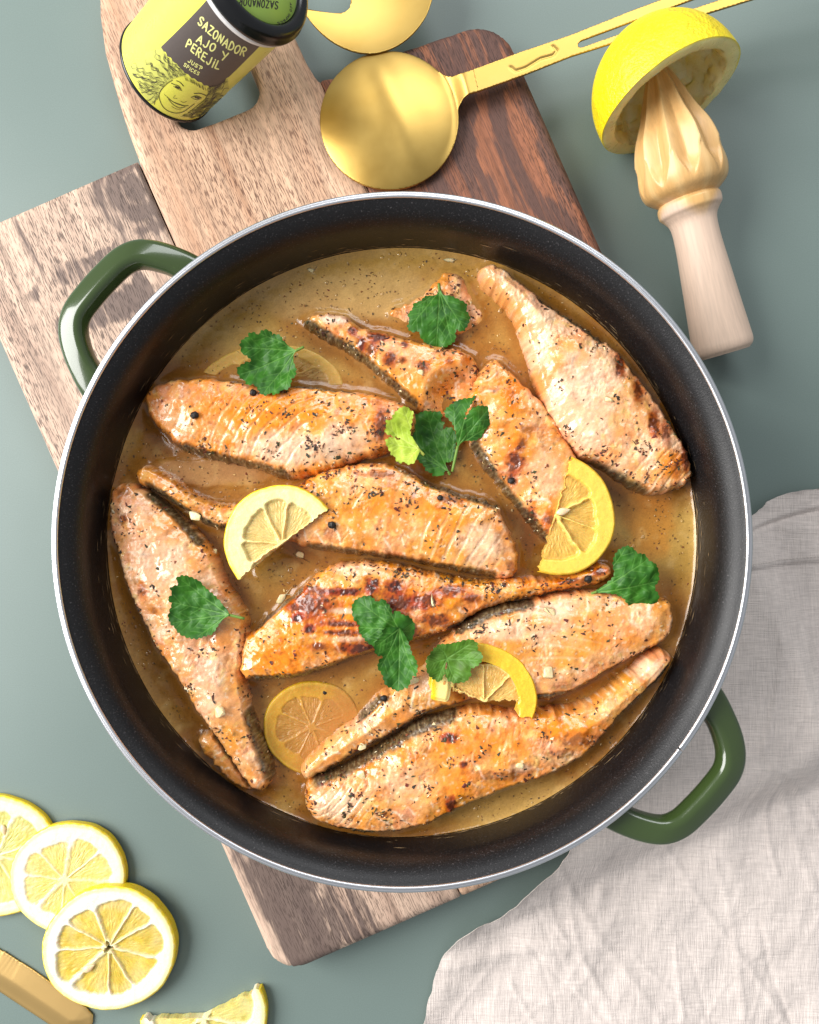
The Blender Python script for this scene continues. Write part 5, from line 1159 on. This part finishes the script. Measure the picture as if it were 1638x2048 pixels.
def write(pr_, text, bl, up, w, mode='cyl', frac=0.74, widths=None):
    bl = cz(bl); up = np.array(up, float) / 4.095; d = np.r_[0, np.cumsum(np.hypot(*np.diff(bl, axis=0).T))]; adv = [0.5 if ch in ' ' else (0.55 if ch == 'I' else 1.0) for ch in text]; tot = sum(adv); pos = 0
    for ch, ad in zip(text, adv):
        s0 = pos / tot * d[-1]; s1 = (pos + ad * frac) / tot * d[-1]; pos += ad
        A = np.array([np.interp(s0, d, bl[:, 0]), np.interp(s0, d, bl[:, 1])]); B = np.array([np.interp(s1, d, bl[:, 0]), np.interp(s1, d, bl[:, 1])])
        for stv in GL.get(ch, []):
            st2 = np.array(stv); pts = smooth_open(st2, 4) if ch in 'SOJUCDPR' else np.vstack([np.linspace(st2[k], st2[k + 1], 5)[:-1] for k in range(len(st2) - 1)] + [st2[-1:]])
            pr_.add(A + pts[:, :1] * (B - A) + pts[:, 1:] * up, w / 4.095, mode)
L1 = Print()
write(L1, 'SAZONADOR', [(718, 192), (790, 258), (860, 322), (930, 375), (1000, 420), (1060, 446), (1112, 462)], (28, -62), 12)
write(L1, 'AJO', [(708, 338), (765, 378), (862, 432)], (26, -58), 12)
write(L1, 'Y', [(908, 478), (972, 500)], (16, -60), 12)
write(L1, 'PEREJIL', [(618, 378), (690, 438), (760, 494), (830, 546), (905, 572)], (26, -60), 12)
write(L1, 'JUST', [(636, 502), (692, 542), (752, 574)], (12, -25), 7)
write(L1, 'SPICES', [(602, 536), (656, 578), (732, 620)], (12, -24), 6)
L1.add(cz([(742, 562), (752, 556), (760, 548)]), np.array([2, 14, 3]) / 4.095)
L1.done('lettering', M_PALEINK)
L2 = Print()
write(L2, 'SAZONADOR', [(1380, 14), (1300, 5), (1180, -8), (1050, -22)], (-6, 62), 9, 'lid', 0.7)
write(L2, 'ACO IMPRES', [(1474, 20), (1478, 60), (1468, 105), (1440, 145), (1405, 172), (1360, 186)], (14, 14), 3.5, 'lid', 0.7)
L2.done('lid_lettering', M_INK, can)
# line drawing of a smiling woman with curly hair
D = Print(); w1 = 4.0 / 4.095
def ln(pts, w=4.0, k=5): D.add(smooth_open(cz(pts), k), w / 4.095)
ln([(512, 655), (470, 682), (430, 722), (402, 772), (412, 832), (440, 880), (482, 910), (540, 925), (600, 914), (650, 880), (690, 850)], 5)
ln([(800, 722), (802, 770), (772, 818), (722, 858), (672, 898), (640, 922)], 4)
ln([(545, 660), (575, 674), (602, 704)], 6); ln([(503, 680), (530, 692), (562, 703), (584, 740)], 6); ln([(520, 704), (545, 722), (574, 738)], 3.5); D.add(cz([(540, 708), (552, 713), (564, 720)]), 14 / 4.095)
ln([(690, 765), (740, 764), (788, 782)], 6); ln([(664, 796), (706, 784), (748, 800)], 6); ln([(676, 806), (714, 816), (742, 806)], 3.5); D.add(cz([(700, 796), (714, 800), (728, 803)]), 14 / 4.095)
ln([(535, 778), (520, 800), (550, 806)], 3); ln([(578, 825), (600, 838), (628, 828)], 3)
ln([(468, 794), (512, 830), (560, 850), (612, 866), (640, 864)], 5); ln([(478, 812), (520, 858), (572, 882), (614, 874)], 4); ln([(482, 808), (530, 842), (582, 862), (622, 868)], 2.5); ln([(505, 870), (540, 890), (580, 894)], 2.5)
ln([(372, 815), (362, 856)], 4); ln([(444, 768), (452, 780), (470, 790)], 2.5)
r = np.random.default_rng(12)
def strand(p0, p1, amp, wav, w):
    p0 = np.array(p0, float); p1 = np.array(p1, float); t = np.linspace(0, 1, 22); dv = p1 - p0; nn = np.array([-dv[1], dv[0]]) / (np.hypot(*dv) + 1e-6)
    p = p0 + t[:, None] * dv + (nn * amp) * np.sin(t * wav * 6.28 + r.uniform(0, 6.28))[:, None] * (0.3 + t)[:, None]
    D.add(cz(p), w * (1.1 - 0.8 * t) / 4.095)
hl = np.array([(620, 618), (560, 628), (515, 645), (470, 670), (430, 710), (402, 758), (394, 806)], float)
outl = np.array([(600, 580), (540, 520), (470, 465), (425, 395), (300, 425), (275, 490), (165, 540), (152, 590), (200, 640), (215, 700), (270, 780), (345, 850)], float)
hr = np.array([(800, 715), (806, 770), (770, 830), (710, 880), (640, 930), (570, 955)], float); outr = np.array([(900, 700), (962, 640), (975, 730), (930, 800), (860, 890), (770, 955)], float)
def along(L, s_): return np.array([np.interp(s_, np.linspace(0, 1, len(L)), L[:, e]) for e in (0, 1)])
for HL, OL, nb, wv in ((hl, outl, 26, 2.3), (hr, outr, 20, 1.9)):
    for k in range(nb):
        s_ = (k + r.uniform(0.1, 0.9)) / nb; A = along(HL, s_); B = along(OL, np.clip(s_ + r.normal(0, .03), 0, 1)); e = A + (B - A) * r.uniform(0.85, 1.05)
        dv = e - A; L_ = np.hypot(*dv); nn = np.array([-dv[1], dv[0]]) / (L_ + 1e-6); ph = r.uniform(0, 6.28); am = r.uniform(6, 11); wn = max(1.0, L_ / 70 * wv / 2.3 * r.uniform(0.8, 1.2))
        for bnd in range(3):
            t = np.linspace(r.uniform(0, 0.15), r.uniform(0.75, 1.0), 34)
            p = A + t[:, None] * dv + nn * ((bnd - 1) * 7 * (1 - 0.5 * t))[:, None] + nn * (am * np.sin(t * wn * 6.28 + ph + 0.35 * bnd) * (0.35 + t))[:, None] + (dv / (L_ + 1e-6)) * (4 * np.cos(t * wn * 6.28 + ph))[:, None]
            D.add(cz(p), (r.uniform(2.4, 4.2) * (0.55 + 0.45 * np.sin(t * wn * 6.28 + bnd))).clip(1.2) / 4.095)
hairm = simple('hair_tint', C(196, 196, 96), 0.45, bump=0)
for poly in (np.vstack([hl, outl[::-1]]), np.vstack([hr, outr[::-1]])):
    P, q, d = grid_fill([resample(cz(poly), 1.5)], 1.8); thh, t = to_cyl(P, CR); mesh_obj('portrait_hair', cyl(thh, t, np.full(len(t), CR + 0.00010)), q[:, ::-1], hairm, can)
tp = np.array([(612, 622), (680, 650), (740, 690), (800, 716)], float); tpo = np.array([(622, 598), (690, 645), (745, 676), (812, 722)], float)
for k in range(26):
    s_ = r.uniform(0, 1); A = np.array([np.interp(s_, np.linspace(0, 1, 4), tp[:, e]) for e in (0, 1)]) + [0, 10]; strand(A + [6, 22], A + [-4, -14], 2, 0.5, 3)
D.done('portrait_drawing', M_INK)

for o in list(bpy.data.objects):
    if '_o' in o: del o['_o']
